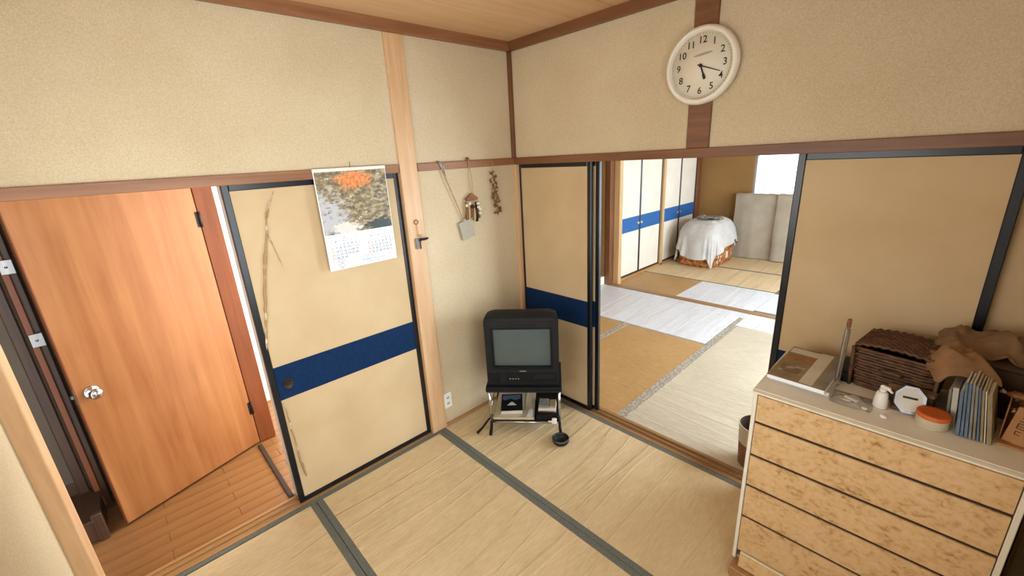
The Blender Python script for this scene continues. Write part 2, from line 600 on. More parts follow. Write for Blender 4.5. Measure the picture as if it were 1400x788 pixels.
def mat_piece(par, x0, x1, y0, y1, mat, heri, side, hw=.032, top=0.0):
    g = .002
    o = obj('tatami_mat', B(0, x1-x0-2*g, 0, y1-y0-2*g, -.055, 0, bv=.004), mat, par, (x0+g, y0+g, top))
    lx, ly = x1-x0-2*g, y1-y0-2*g
    if side == 'x':
        for a in (0, ly-hw):
            obj('border', B(-.0005, lx+.0005, a-.0005, a+hw+.0005, -.05, .0018, bv=.001), heri, o)
    elif side == 'y':
        for a in (0, lx-hw):
            obj('border', B(a-.0005, a+hw+.0005, -.0005, ly+.0005, -.05, .0018, bv=.001), heri, o)
    return o


mat_piece(floor, .0, 1.92, -.855, 0, 'tat', 'heri', 'x')
mat_piece(floor, .03, 1.92, -1.725, -.855, 'tat', 'heri', 'x')
mat_piece(floor, .03, 1.92, -2.62, -1.725, 'tat', 'heri', 'x')
mat_piece(floor, 1.92, 2.63, -1.76, 0, 'tat_y', 'heri', 'y')
mat_piece(floor, 1.92, 2.63, -2.63, -1.76, 'tat_y', 'heri', 'y')
obj('edge_strip', B(.0, .028, -2.62, -.857, -.055, .001, bv=.001), 'heri', floor)

# ------------------------------------------------------------------ next room and far room
f2 = struct('floor_middle', B(-1.06, 2.64, .10, 2.72, -.10, -.056), 'dark', 'tatami floor of the middle room, amber mats and mats coloured pale for sheen', 'floor')
mat_piece(f2, -.05, .845, .112, 1.63, 'tat2', 'heri_p', 'y', .034)
mat_piece(f2, -.945, -.05, .112, 1.63, 'tat2', 'heri_p', 'y', .034)
mat_piece(f2, .845, 1.742, .112, 2.28, 'tat_sheen_grey', 'heri_p', 'y', .034)
mat_piece(f2, 1.742, 2.635, .112, 2.28, 'tat_sheen_grey', 'heri_p', 'y', .034)
mat_piece(f2, -1.055, .80, 1.645, 2.53, 'tat_sheen_pale', 'heri', None, top=.006)
mat_piece(f2, .845, 2.635, 2.285, 2.70, 'tat_sheen_pale', 'heri', None)
mat_piece(f2, -1.055, .845, 2.535, 2.70, 'tat_sheen_pale', 'heri', None)
obj('edge_strip', B(.802, .843, 1.64, 2.53, -.055, .002, bv=.001), 'heri_p', f2)
struct('trim_13', B(-1.06, 2.64, 2.70, 2.80, -.06, .006, bv=.002), 'sill_x', 'wooden sill between the middle room and the far room', 'sill')
f3 = struct('floor_far', B(-1.0, 2.64, 2.80, 5.45, -.10, -.056), 'dark', 'tatami floor of the far room around the covered bundle', 'floor')
mat_piece(f3, -.97, -.06, 2.81, 3.62, 'tat2', 'heri', None)
mat_piece(f3, -.06, .85, 2.81, 3.62, 'tat_sheen_pale', 'heri', None)
mat_piece(f3, .85, 2.63, 2.81, 3.62, 'tat_sheen_pale', 'heri', 'x')
mat_piece(f3, -.97, .85, 3.62, 4.50, 'tat', 'heri', 'x', .02)
mat_piece(f3, -.97, .85, 4.50, 5.40, 'tat', 'heri', 'x', .02)
mat_piece(f3, .85, 2.63, 3.62, 5.40, 'tat', 'heri', 'y')

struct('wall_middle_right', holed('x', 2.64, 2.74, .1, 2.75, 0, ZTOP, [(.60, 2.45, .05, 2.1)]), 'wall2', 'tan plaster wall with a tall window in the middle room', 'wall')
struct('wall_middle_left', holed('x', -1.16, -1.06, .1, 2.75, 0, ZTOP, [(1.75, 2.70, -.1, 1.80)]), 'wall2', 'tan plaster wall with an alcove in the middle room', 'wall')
al = MB()
al.box(-1.80, -1.70, 1.65, 2.85, 0, ZTOP)
al.box(-1.70, -1.16, 2.70, 2.80, 0, ZTOP)
al.box(-1.70, -1.16, 1.65, 1.75, 0, ZTOP)
al.box(-1.70, -1.16, 1.75, 2.70, 1.82, 1.88)
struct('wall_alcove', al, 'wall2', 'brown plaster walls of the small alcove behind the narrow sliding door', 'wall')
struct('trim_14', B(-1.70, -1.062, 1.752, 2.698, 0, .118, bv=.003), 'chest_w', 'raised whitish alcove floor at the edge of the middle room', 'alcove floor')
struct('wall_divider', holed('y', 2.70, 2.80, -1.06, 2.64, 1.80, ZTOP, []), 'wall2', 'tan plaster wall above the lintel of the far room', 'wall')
struct('trim_15', B(-1.06, 2.64, 2.69, 2.81, ZL, ZT+.01, bv=.002), 'lint_x', 'brown wooden lintel between middle room and far room', 'lintel')
struct('trim_16', B(-1.07, -.985, 2.70, 2.80, 0, ZL, bv=.003), 'post_d', 'dark wooden post beside the alcove', 'post')
struct('trim_17', B(-.985, -.90, 2.795, 2.87, 0, ZL, bv=.003), 'post_l', 'pale wooden post at the near end of the closet doors', 'post')
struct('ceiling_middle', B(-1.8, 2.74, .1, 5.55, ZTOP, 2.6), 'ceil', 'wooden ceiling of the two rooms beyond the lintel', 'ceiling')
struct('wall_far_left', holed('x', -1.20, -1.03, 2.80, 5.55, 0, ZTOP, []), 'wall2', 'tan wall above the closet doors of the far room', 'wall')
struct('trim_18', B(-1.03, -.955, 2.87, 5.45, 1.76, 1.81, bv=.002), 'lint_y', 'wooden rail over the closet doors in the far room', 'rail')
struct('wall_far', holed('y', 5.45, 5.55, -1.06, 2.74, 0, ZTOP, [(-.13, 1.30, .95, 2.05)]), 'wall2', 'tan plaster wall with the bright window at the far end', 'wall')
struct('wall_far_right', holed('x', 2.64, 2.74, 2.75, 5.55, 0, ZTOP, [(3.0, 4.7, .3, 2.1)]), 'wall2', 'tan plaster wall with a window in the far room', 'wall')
struct('trim_19', B(-1.03, -.955, 4.105, 4.17, 0, 1.76, bv=.002), 'post_l', 'pale wooden post between the two pairs of closet doors', 'post')


def window(n, axis, p, a0, a1, z0, z1, label, split=1):
    t = thing('window_%d' % n, label, 'window', kind='structure')
    fw_, d = .04, .03

    def bx(mb, a, b, c, e, dd):
        return mb.box(p-dd, p+dd, a, b, c, e, bv=.002) if axis == 'x' else mb.box(a, b, p-dd, p+dd, c, e, bv=.002)
    fr = MB()
    bx(fr, a0, a0+fw_, z0, z1, d); bx(fr, a1-fw_, a1, z0, z1, d)
    bx(fr, a0+fw_, a1-fw_, z0, z0+fw_, d); bx(fr, a0+fw_, a1-fw_, z1-fw_, z1, d)
    obj('window_frame', fr, 'alu', t)
    W = (a1-a0-2*fw_)/(split+1)
    for i in range(split):
        c = a0+fw_+W*(i+1)
        obj('mullion', bx(MB(), c-.02, c+.02, z0+fw_, z1-fw_, d*.8), 'alu', t)
    for i in range(split+1):
        l = a0+fw_+W*i+(.02 if i else 0)
        r = a0+fw_+W*(i+1)-(.02 if i < split else 0)
        obj('pane', bx(MB(), l, r, z0+fw_, z1-fw_, .002), 'glass', t)
    return t


window(1, 'y', 5.50, -.13, 1.30, .95, 2.05, 'bright far window above the pale cloth')
window(2, 'x', 2.69, -2.35, -1.15, .55, 2.15, 'near room window in the right wall')
window(3, 'y', -2.69, .45, 2.05, .9, 2.0, 'near room window behind the viewer')
window(4, 'x', 2.69, .60, 2.45, .05, 2.1, 'tall window in the right wall of the middle room')
window(5, 'x', 2.69, 3.0, 4.7, .3, 2.1, 'window in the right wall of the far room')

# ------------------------------------------------------------------ hall and kitchen beyond the left wall
hf = struct('floor_hall', B(-1.95, -.112, -3.0, -.5, -.08, -.022), 'plank_gap', 'orange brown wooden plank floor of the hall', 'floor')
px = -.115
r_i = 0
me_cache = {}
while px > -1.62:
    wd = .078
    y = -2.98 + (.31 if r_i % 2 else 0)
    while y < -.55:
        L_ = .62
        y1 = min(y+L_, -.52)
        if y1-y > .05:
            k = round(y1-y, 3)
            if k not in me_cache:
                me_cache[k] = B(-wd+.0012, 0, 0, k-.0015, -.022, 0, bv=.0012).mesh('plank', MT['plank'])
            obj('plank', me_cache[k], None, hf, (px, y, -.004))
        y += L_
    px -= wd
    r_i += 1
struct('trim_20', B(-.80, -.112, -1.825, -1.80, -.02, .008, bv=.002), 'dark', 'dark wooden threshold strip between hall and bright room', 'threshold')
struct('trim_21', B(-.90, -.835, -1.80, -1.70, 0, 1.98, bv=.003), 'jamb', 'red brown door jamb with hinges beside the orange door', 'door jamb')
struct('wall_hall', holed('x', -1.0, -.9, -3.0, -1.75, 0, 2.4, []), 'hall_panel', 'dark wall behind the orange door', 'wall')
struct('wall_hall_end', B(-1.95, -.1, -3.1, -3.0, 0, 2.4), 'hall_panel', 'dark end wall of the hall', 'wall')
struct('wall_hall_top', holed('y', -1.80, -1.72, -.9, -.1, 1.98, 2.4, []), 'white_wall', 'white wall above the opening to the bright room', 'wall')
struct('ceiling_hall', B(-1.95, -.1, -3.1, -.4, 2.4, 2.45), 'white_wall', 'plain ceiling over the hall and bright room', 'ceiling')
struct('wall_kitchen', B(-1.45, -1.40, -1.75, -.4, 0, 2.4), 'white_wall', 'white wall seen in the narrow gap beside the orange door', 'wall')
struct('wall_kitchen_side', B(-1.40, -.90, -1.80, -1.72, 0, 2.4), 'white_wall', 'white side wall of the bright room', 'wall')
struct('wall_kitchen_end', holed('y', -.5, -.4, -1.40, -.1, 0, 2.4, [(-1.25, -.2, .5, 2.1)]), 'white_wall', 'white end wall of the bright room with its window', 'wall')
struct('wall_kitchen_inner', B(-.14, -.102, -1.79, -.5, 0, 2.4), 'white_wall', 'white back of the left wall inside the bright room', 'wall')

# dark doorway at the far left of the hall
dw = thing('door_5', 'dark wooden door frame with metal strike plates behind the orange door', 'door frame', (-.90, -2.59, 0), kind='structure')
obj('post', B(-.02, .05, -.035, .02, 0, 2.0, bv=.003), 'hall_dark', dw)
obj('stop_strip', B(.05, .065, -.03, -.005, .02, 1.98, bv=.002), 'jamb', dw)
obj('inner_post', B(-.02, .03, -.09, -.05, 0, 2.0, bv=.003), 'hall_dark', dw)
obj('panel', B(-.03, -.005, -.40, -.08, .2, 2.0), 'hall_panel', dw)
obj('lower_panel', B(-.03, .01, -.40, -.085, 0, .2, bv=.003), 'hall_dark', dw)
for z in (1.44, 1.06):
    pl = obj('strike_plate', B(.05, .072, -.028, .022, z-.035, z+.035, bv=.002), 'steel', dw)
    obj('screw', MB().lathe([(.006, 0), (.006, .003), (0, .004)], 8, T(.072, -.004, z) @ RY(PI/2)), 'chrome', pl)
st = tag(obj('step_box', B(-.17, .17, -.16, 0, 0, .115, bv=.004), 'hall_dark', None, (-.73, -2.60, 0)), 'low dark wooden step box on the hall floor by the pillar', 'step')
obj('slat', B(.15, .185, -.03, .012, 0, .16, bv=.003), 'hall_dark', st)
obj('top_board', B(-.175, .175, -.165, .004, .116, .13, bv=.003), 'hall_dark', st)

# orange veneer door, swung open into the hall
ang = math.atan2(-2.509+1.798, -.573+.828)
d1 = thing('door_1', 'tall orange veneer door standing open into the hall', 'door', (-.828, -1.80, 0), ang, kind='structure')
obj('leaf', B(0.004, .757, -.034, 0, .012, 1.97, bv=.002), 'door', d1)
obj('edge_band', B(.757, .760, -.034, 0, .012, 1.97), 'jamb', d1)
kn = obj('knob', MB().lathe([(.0, 0), (.032, 0), (.033, .004), (.028, .009), (.013, .012), (.012, .03), (.02, .036), (.027, .046), (.027, .058), (.02, .066), (.0, .068)], 24, T(.70, 0, .80) @ RX(-PI/2)), 'chrome', d1)
obj('keyhole', MB().lathe([(.0, 0), (.009, 0), (.009, .002), (0, .002)], 12, T(.70, .068, .80) @ RX(-PI/2)), 'steel', kn)
obj('latch_plate', B(.7595, .762, -.028, -.006, .755, .845), 'steel', d1)
obj('latch_bolt', B(.762, .774, -.023, -.011, .79, .81, bv=.003), 'chrome', d1)
for z in (1.56, .28):
    h = obj('hinge', MB().tube([(.0, .006, z-.045), (.0, .006, z+.045)], .007, 8), 'iron', d1)
    obj('hinge_leaf', B(0, .02, -.001, .0015, z-.045, z+.045), 'iron', h)


# ------------------------------------------------------------------ sliding doors (fusuma)
def fusuma(n, axis, a0, a1, p0, p1, z0, z1, label, face, pull=None, sw=.03, paper='paper', band='band', bz=(.655, .845), mid=None):
    t = thing('door_%d' % n, label, 'sliding door', kind='structure')

    def bx(a, b, q0, q1, c, d, bv=0):
        return B(a, b, q0, q1, c, d, bv=bv) if axis == 'y' else B(q0, q1, a, b, c, d, bv=bv)
    for a in (a0, a1-sw):
        obj('stile', bx(a, a+sw, p0, p1, z0, z1, .003), 'lacquer', t)
    for c in (z0, z1-sw):
        obj('rail', bx(a0+sw, a1-sw, p0, p1, c, c+sw, .003), 'lacquer', t)
    obj('paper_panel', bx(a0+sw, a1-sw, p0+.005, p1-.005, z0+sw, z1-sw), paper, t)
    obj('band', bx(a0+sw, a1-sw, p0+.0042, p1-.0042, bz[0], bz[1]), band, t)
    if pull is not None:
        prof = [(0, .0015), (.018, .0015), (.021, .004), (.026, .004), (.028, 0), (0, 0)]
        q = p1-.0042 if face > 0 else p0+.0042
        if axis == 'x':
            M4 = T(q, pull, .735) @ RY(PI/2*face) @ Matrix.Diagonal((1.2, 1, 1, 1))
        else:
            M4 = T(pull, q, .735) @ RX(-PI/2*face) @ Matrix.Diagonal((1, 1.2, 1, 1))
        pp = obj('door_pull', MB().lathe(prof, 20, M4), 'iron', t)
    return t


d2 = fusuma(2, 'x', -1.795, -.918, -.045, -.019, .002, 1.763, 'left sliding door with navy band, behind the hanging calendar', +1, pull=-1.713)
# long strip of torn, curled paper down the left edge of that door
tp = [(-.0, -1.587, 1.717), (-.0, -1.612, 1.66), (-.0, -1.641, 1.592), (-.0, -1.652, 1.523)]
tr_ = [(0, -1.615, 1.685), (0, -1.64, 1.62), (0, -1.652, 1.53), (0, -1.683, 1.422), (0, -1.722, 1.246), (0, -1.746, 1.10), (0, -1.772, .951)]
low = [(0, -1.757, .64), (0, -1.752, .55), (0, -1.750, .453), (0, -1.742, .36), (0, -1.750+.006, .268), (0, -1.731, .153)]


def ragged(path, wds, lift):
    P, R = [], []
    for i in range(len(path)-1):
        for k in range(5):
            u = k/5
            a, b = Vector(path[i]), Vector(path[i+1])
            p = a.lerp(b, u)
            wv = wds[i]*(1-u)+wds[i+1]*u
            P.append((lift+random.uniform(-.001, .0015), p.y+random.uniform(-.002, .002), p.z))
            R.append(max(.0008, wv*random.uniform(.6, 1.2)))
    P.append((lift, path[-1][1], path[-1][2]))
    R.append(.001)
    return MB().tube(P, R, 6)


obj('torn_strip', ragged(tr_, [.001, .002, .005, .007, .007, .006, .005], -.019), 'tear', d2)
obj('torn_strip', ragged(tp, [.001, .002, .003, .004], -.021), 'tear', d2)
obj('torn_strip', ragged([(0, -1.652, 1.52), (0, -1.63, 1.42), (0, -1.618, 1.352)], [.003, .002, .001], -.021), 'tear', d2)
obj('torn_strip', ragged(low, [.002, .003, .003, .004, .006, .006], -.020), 'tear', d2)

fusuma(3, 'y', .012, .652, .020, .045, .002, 1.763, 'narrow sliding door with navy band behind the television', -1)
fusuma(4, 'y', .045, .690, .057, .082, .002, 1.763, 'second sliding door, mostly hidden, its black edge beside the opening', -1)
fusuma(6, 'y', 1.737, 2.395, .020, .045, .002, 1.763, 'right sliding door behind the chest of drawers', -1)
fusuma(7, 'y', 1.985, 2.640, .057, .082, .002, 1.763, 'hindmost sliding door at the far right edge behind the cloth', -1)
cl = [(2.872, 3.482, 'first white closet door with blue band, nearest the alcove post', 3.44), (3.486, 4.10, 'second white closet door with blue band, left of the pale post', 3.53),
      (4.175, 4.735, 'third closet door with blue band, right of the pale post', 4.69), (4.739, 5.30, 'last shaded closet door with blue band behind the bundle', 4.79)]
for i, (a, b, lab, pl) in enumerate(cl):
    t = fusuma(8+i, 'x', a, b, -1.01, -.985, .03, 1.756, lab, +1, pull=None, sw=.02, paper='paper_w', band='band_l', bz=(.68, .89))
    q = obj('door_pull', MB().lathe([(0, .0015), (.018, .0015), (.021, .005), (.026, .005), (.028, 0), (0, 0)], 16, T(-.988, pl, .785) @ RY(PI/2)), 'chrome', t)
struct('trim_22', B(-1.03, -.955, 2.87, 5.45, 0, .03, bv=.002), 'sill_y', 'wooden sill under the closet doors in the far room', 'sill')
struct('trim_23', B(-1.03, -.96, 5.305, 5.45, .03, 1.76, bv=.002), 'post_d', 'dark post in the far corner of the closet doors', 'post')

# ------------------------------------------------------------------ wall clock
ck = thing('wall_clock', 'round ivory wall clock with black numerals on the post above the lintel', 'clock', (1.308, -.012, 2.170))
CK = RX(PI/2)      # local z -> -y
obj('rim', MB().lathe([(.142, .012), (.1435, .034), (.148, .039), (.157, .037), (.165, .028), (.168, .012), (.166, .0), (.05, .0)], 56, CK), 'clock_rim', ck)
dl = obj('dial', MB().lathe([(0, .0), (.143, .0), (.143, .016), (0, .016)], 48, CK), 'dial', ck)
for h in range(1, 13):
    a = PI/2 - h*PI/6
    obj('numeral', MB().text(str(h), .041, CK @ T(.107*math.cos(a), .107*math.sin(a), .0166)), 'ink', dl)
tk = MB()
for k in range(60):
    a = k*PI/30
    l = .004 if k % 5 else .006
    tk.box(-.0006, .0006, .131, .131+l, .0162, .0168, M4=CK @ RZ(a))
obj('minute_marks', tk, 'ink', dl)['kind'] = 'stuff'
lg = MB()
lg.prism([(.044*math.cos(i*PI/8), .0055*math.sin(i*PI/8)) for i in range(16)], .0163, .0168, M4=CK @ T(.005, .048, 0) @ RZ(.1))
obj('dial_mark', lg, 'mark_g', dl)  # grey lens-shaped mark on the upper dial
ha = PI/2 - (5.32)*PI/6
ma = PI/2 - (3.72)*PI/6
hh = MB().prism([(-.01, -.003), (.04, -.0035), (.042, -.006), (.062, -.006), (.064, 0), (.062, .006), (.042, .006), (.04, .0035), (-.01, .003)], .021, .0222, M4=CK @ RZ(ha))
obj('hour_hand', hh, 'ink', ck)
obj('minute_hand', MB().prism([(-.015, -.0028), (.098, -.0016), (.098, .0016), (-.015, .0028)], .0235, .0245, M4=CK @ RZ(ma)), 'ink', ck)
obj('hub', MB().lathe([(0, .016), (.007, .016), (.007, .027), (0, .028)], 16, CK), 'ink', ck)

# ------------------------------------------------------------------ wall calendar
cal = thing('wall_calendar', 'wall calendar with an autumn garden photo above white month tables', 'calendar', (.016, -1.209, 1.283))
cw = .195
obj('sheets', B(-.004, .0, -cw, cw, 0, .515, bv=.001), 'page', cal)
obj('picture', B(0.0, .0008, -cw+.004, cw-.004, .19, .508), 'picture', cal)
obj('top_binding', B(-.005, .003, -cw-.001, cw+.001, .508, .524, bv=.001), 'white_pl', cal)
obj('hook', MB().tube([(-.004, 0, .524), (.001, 0, .545), (-.004, .003, .552)], .0015, 6), 'iron', cal)
CM = Matrix(((0, 0, 1, .0006), (1, 0, 0, 0), (0, 1, 0, 0), (0, 0, 0, 1)))   # text x->y, text y->z, normal +x
num, red, blu = MB(), MB(), MB()
for tx, first, nd in ((-.165, 2, 30), (.035, 4, 31)):
    for d in range(1, nd+1):
        c = (first+d-1) % 7
        r = (first+d-1)//7
        (red if c == 0 else num).text(str(d), .0165, CM @ T(tx+c*.0215, .134-r*.0175, 0))
    for c, ch in enumerate('SMTWTFS'):
        (red if c == 0 else blu).text(ch, .0125, CM @ T(tx+c*.0215, .152, 0))
red.text('10', .016, CM @ T(-.095, .168, 0))
red.text('11', .016, CM @ T(.105, .168, 0))
for i in range(5):
    red.text('oxoac'[i], .011, CM @ T(-.022+i*.011, .174, 0))
# round stamp and small printed lines
for k in range(24):
    if k in (17, 18, 19): continue
    a = 2*PI*k/24
    num.box(-.0032, .0032, .019, .021, 0, .0002, M4=CM @ T(-.128, .035, 0) @ RZ(a))
for i in range(3):
    num.box(-.010, .010, -.001, .001, 0, .0002, M4=CM @ T(-.128, .042-i*.006, 0))
num.box(-.008, .008, -.0015, .0015, 0, .0002, M4=CM @ T(-.128, .008, 0))
for (x, z, n_, s_) in ((.0, .052, 14, .008), (.01, .043, 12, .006), (-.01, .030, 5, .012), (.05, .028, 10, .009), (.012, .016, 12, .008)):
    for i in range(n_):
        hgt = s_*random.uniform(.5, 1)
        blu.box(0, s_*random.uniform(.4, .7), -hgt/2, -hgt/2+s_*.22, 0, .0002, M4=CM @ T(x+i*s_*.85, z, 0))
        blu.box(0, s_*.2, -hgt/2, hgt/2, 0, .0002, M4=CM @ T(x+i*s_*.85+s_*.2, z, 0))
obj('printed_numbers', num, 'ink_n', cal)['kind'] = 'stuff'
obj('red_print', red, 'ink_r', cal)['kind'] = 'stuff'
obj('blue_print', blu, 'ink_b', cal)['kind'] = 'stuff'

# ------------------------------------------------------------------ ornaments on the left wall rail
sw = thing('fly_swatter', 'grey fly swatter hanging by its wire loop from the rail', 'fly swatter', (.02, -.60, 1.60))
o = Vector((.02, -.60, 1.60))


def rel(p): return Vector(p)-o


pa, pb = Vector((.018, -.633, 1.75)), Vector((.016, -.500, 1.425))
obj('handle', MB().tube([rel(pa), rel(pa.lerp(pb, .5)), rel(pb)], [.0045, .004, .004], 8), 'cord', sw)
lp = [(.018, -.628, 1.735), (.020, -.640, 1.775), (.020, -.655, 1.805), (.004, -.662, 1.812), (.02, -.645, 1.806), (.022, -.625, 1.77), (.018, -.618, 1.72)]
obj('wire_loop', MB().tube([rel(p) for p in lp], .0035, 6), 'steel', sw)
M4 = T(*rel((.014, -.482, 1.368))) @ RX(math.radians(13))
obj('mesh_head', MB().box(-.003, .003, -.052, .052, -.062, .062, bv=.002, M4=M4), 'swat', sw)
obj('head_clip', MB().box(-.005, .005, -.012, .012, .05, .075, bv=.002, M4=M4), 'swat', sw)

om = thing('hanging_ornament', 'brown tasselled ornament with pale beads hanging from the rail', 'ornament', (.02, -.42, 1.60))
o = Vector((.02, -.42, 1.60))
obj('nail', MB().lathe([(0, 0), (.012, 0), (.012, .006), (0, .01)], 10, T(*rel((.01, -.429, 1.815))) @ RY(PI/2)), 'rust', om)
for dy in (-.014, .014):
    obj('cord', MB().tube([rel((.02, -.429, 1.81)), rel((.02, -.423+dy*.8, 1.70)), rel((.02, -.417+dy*.4, 1.585))], .0022, 6), 'cord', om)
pk = MB()
obj('roof_piece', MB().prism([(-.05, -.02), (0, .015), (.05, -.02), (.04, -.035), (-.04, -.035)], -.008, .008, 'x', M4=T(*rel((.018, -.425, 1.585)))), 'rust', om)
for i, (y, z0, z1, mt) in enumerate(((-.475, 1.55, 1.43, 'rust'), (-.455, 1.54, 1.44, 'cord'), (-.435, 1.53, 1.445, 'rust'), (-.412, 1.52, 1.42, 'cord'), (-.392, 1.54, 1.41, 'iron'), (-.374, 1.545, 1.43, 'rust'))):
    obj('tassel', MB().tube([rel((.018, y, z0)), rel((.018, y+.004, (z0+z1)/2)), rel((.016, y, z1))], [.004, .008, .010], 8), mt, om)
for (y, z) in ((-.455, 1.535), (-.385, 1.53), (-.382, 1.505), (-.37, 1.49), (-.372, 1.465), (-.478, 1.525)):
    obj('bead', MB().ball(rel((.03, y, z)), .011, n=10), 'bead', om)
obj('bell', MB().ball(rel((.032, -.43, 1.513)), .013, n=10), 'iron', om)

dr = thing('dried_garland', 'string of dried brown pods hanging nearest the corner', 'garland', (.02, -.21, 1.60))
o = Vector((.02, -.21, 1.60))
obj('cord', MB().tube([rel((.014, -.219, 1.80)), rel((.018, -.224, 1.72)), rel((.018, -.212, 1.56)), rel((.018, -.205, 1.45))], .0018, 6), 'cord', dr)
for i in range(12):
    z = 1.715-i*.024
    c = -.226+i*.002
    for k in range(3 if i < 6 else 4):
        a = random.uniform(0, 2*PI)
        sp = (.012+random.uniform(0, .02))
        p = rel((.020+.008*math.sin(a), c+sp*math.cos(a), z+random.uniform(-.006, .006)))
        M4 = RX(random.uniform(-1.2, 1.2)) @ RZ(a)
        obj('pod', MB().ball(p, .008, (.8, .8, random.uniform(1.6, 2.4)), 6, M4), 'dried', dr)

kh = thing('hanging_keys', 'small bunch of keys hanging on the pale pillar', 'keys', (.012, -.855, 1.40))
o = Vector((.012, -.855, 1.40))
obj('ring', MB().lathe([(.013+.0022*math.cos(i*PI/4), .0022*math.sin(i*PI/4)) for i in range(8)], 20, T(*rel((.016, -.858, 1.470))) @ RY(PI/2), closed=True), 'rust', kh)
obj('cord', MB().tube([rel((.016, -.858, 1.458)), rel((.016, -.856, 1.41)), rel((.018, -.852, 1.385))], .0018, 6), 'cord', kh)
obj('tag', MB().box(-.003, .003, -.018, .014, -.045, .02, bv=.004, M4=T(*rel((.018, -.862, 1.352)))), 'cover2', kh)
obj('bell', MB().ball(rel((.024, -.845, 1.385)), .008, n=10), 'chrome', kh)
obj('hook', MB().tube([rel((.012, -.85, 1.36)), rel((.03, -.84, 1.362)), rel((.036, -.815, 1.364)), rel((.036, -.80, 1.366))], [.006, .007, .008, .005], 8), 'iron', kh)
obj('key', MB().prism([(-.004, -.05), (.004, -.05), (.004, -.01), (.011, .0), (.009, .016), (-.009, .016), (-.011, 0), (-.004, -.01)], -.001, .001, 'x', M4=T(*rel((.022, -.85, 1.355)))), 'iron', kh)

# wall outlet
ol = thing('wall_outlet', 'white double wall outlet low beside the pale pillar', 'outlet', (0, -.772, .198))
obj('plate', B(0, .008, -.033, .033, -.058, .058, bv=.003), 'white_pl', ol)
for z in (-.022, .022):
    s_ = obj('socket', B(.008, .0095, -.016, .016, z-.013, z+.013, bv=.001), 'white_pl', ol)
    for y in (-.006, .006):
        obj('slot', B(.0094, .0100, y-.003, y+.003, z-.008, z+.008), 'ink', s_)

# ------------------------------------------------------------------ television on its stand
TA = math.radians(41)
ts = thing('television_stand', 'black and chrome television stand with a lower shelf in the corner', 'stand', (.478, -.478, 0), TA)
obj('top_shelf', MB().box(-.250, .250, -.035, .33, .335, .372, bv=.006), 'black_pl', ts)
obj('shelf_lip', MB().box(-.245, .245, -.040, -.034, .338, .352, bv=.002), 'grey_pl', ts)
obj('lower_shelf', B(-.225, .225, -.0, .36, .085, .098, bv=.003), 'black_pl', ts)
obj('front_rail', MB().tube([(-.228, -.002, .088), (.228, -.002, .088)], .006, 8), 'chrome', ts)
for sx in (-1, 1):
    for y in (.0, .36):
        obj('post', MB().tube([(sx*.232, y, .34), (sx*.232, y, .085)], .008, 10), 'chrome', ts)
    for y, yo in ((.0, -.03), (.36, .02)):
        lg_ = obj('leg', MB().tube([(sx*.232, y, .09), (sx*.232, y+yo*.4, .06), (sx*.236, y+yo, .03)], [.009, .010, .011], 10), 'black_pl', ts)
        obj('caster', MB().lathe([(0, -.009), (.014, -.009), (.0165, -.004), (.0165, .004), (.014, .009), (0, .009)], 14, T(sx*.238, y+yo, .017) @ RY(PI/2)), 'black_pl', lg_)
for sx in (-1, 1):
    obj('side_rail', MB().tube([(sx*.232, 0, .2), (sx*.232, .36, .2)], .005, 8), 'chrome', ts)
obj('rear_foot', MB().tube([(-.232, .06, .10), (-.27, .05, .06), (-.30, .005, .035), (-.335, -.025, .012)], [.006, .007, .008, .010], 8), 'black_pl', ts)

tv = thing('television', 'black tube television with a grey screen on the corner stand', 'television', (.478, -.478, .373), TA)
hw, H = .237, .455
# cabinet: front bezel ring, rounded crown, tapered back
bz = MB()
sx0, sx1, sz0, sz1 = -.198, .198, .118, .408
for a, b, c, d in ((-hw, sx0, 0, H), (sx1, hw, 0, H), (sx0, sx1, 0, sz0), (sx0, sx1, sz1, H)):
    bz.box(a, b, 0, .045, c, d)
obj('bezel', bz, 'grey_pl', tv)
inn = MB()
i0 = .014
for a, b, c, d in ((sx0, sx0+i0, sz0, sz1), (sx1-i0, sx1, sz0, sz1), (sx0+i0, sx1-i0, sz0, sz0+i0), (sx0+i0, sx1-i0, sz1-i0, sz1)):
    inn.box(a, b, .004, .04, c, d)
obj('screen_surround', inn, 'black_pl', tv)
W_, H_ = (sx1-sx0)/2-i0, (sz1-sz0)/2-i0
zc = (sz0+sz1)/2
sc = obj('screen', MB().grid(lambda u, v: ((2*u-1)*W_, .022-.014*(1-(2*u-1)**2)*(1-.8*(2*v-1)**2)-.004*(1-(2*v-1)**2), zc+(2*v-1)*H_), 17, 13), 'screen', tv)
crown = MB()


def crn(u, v):
    # u across, v front->back over the top and down the tapered back
    pts = [(0.0, H-.002, 1.0), (.008, H+.012, .998), (.025, H+.026, .985), (.06, H+.037, .96), (.10, H+.040, .93), (.16, H+.02, .86), (.26, H-.03, .74), (.36, H-.10, .60), (.40, H-.15, .55), (.40, .10, .55)]
    x = v*(len(pts)-1)
    i = min(int(x), len(pts)-2)
    f = x-i
    d, z, ww = [pts[i][k]*(1-f)+pts[i+1][k]*f for k in range(3)]
    e = abs(2*u-1)
    zz = z - (.012 if z > H else .03)*max(0, (e-.85)/.15)**2
    return ((2*u-1)*hw*ww, d, max(zz, H-.01 if d < .05 else 0))


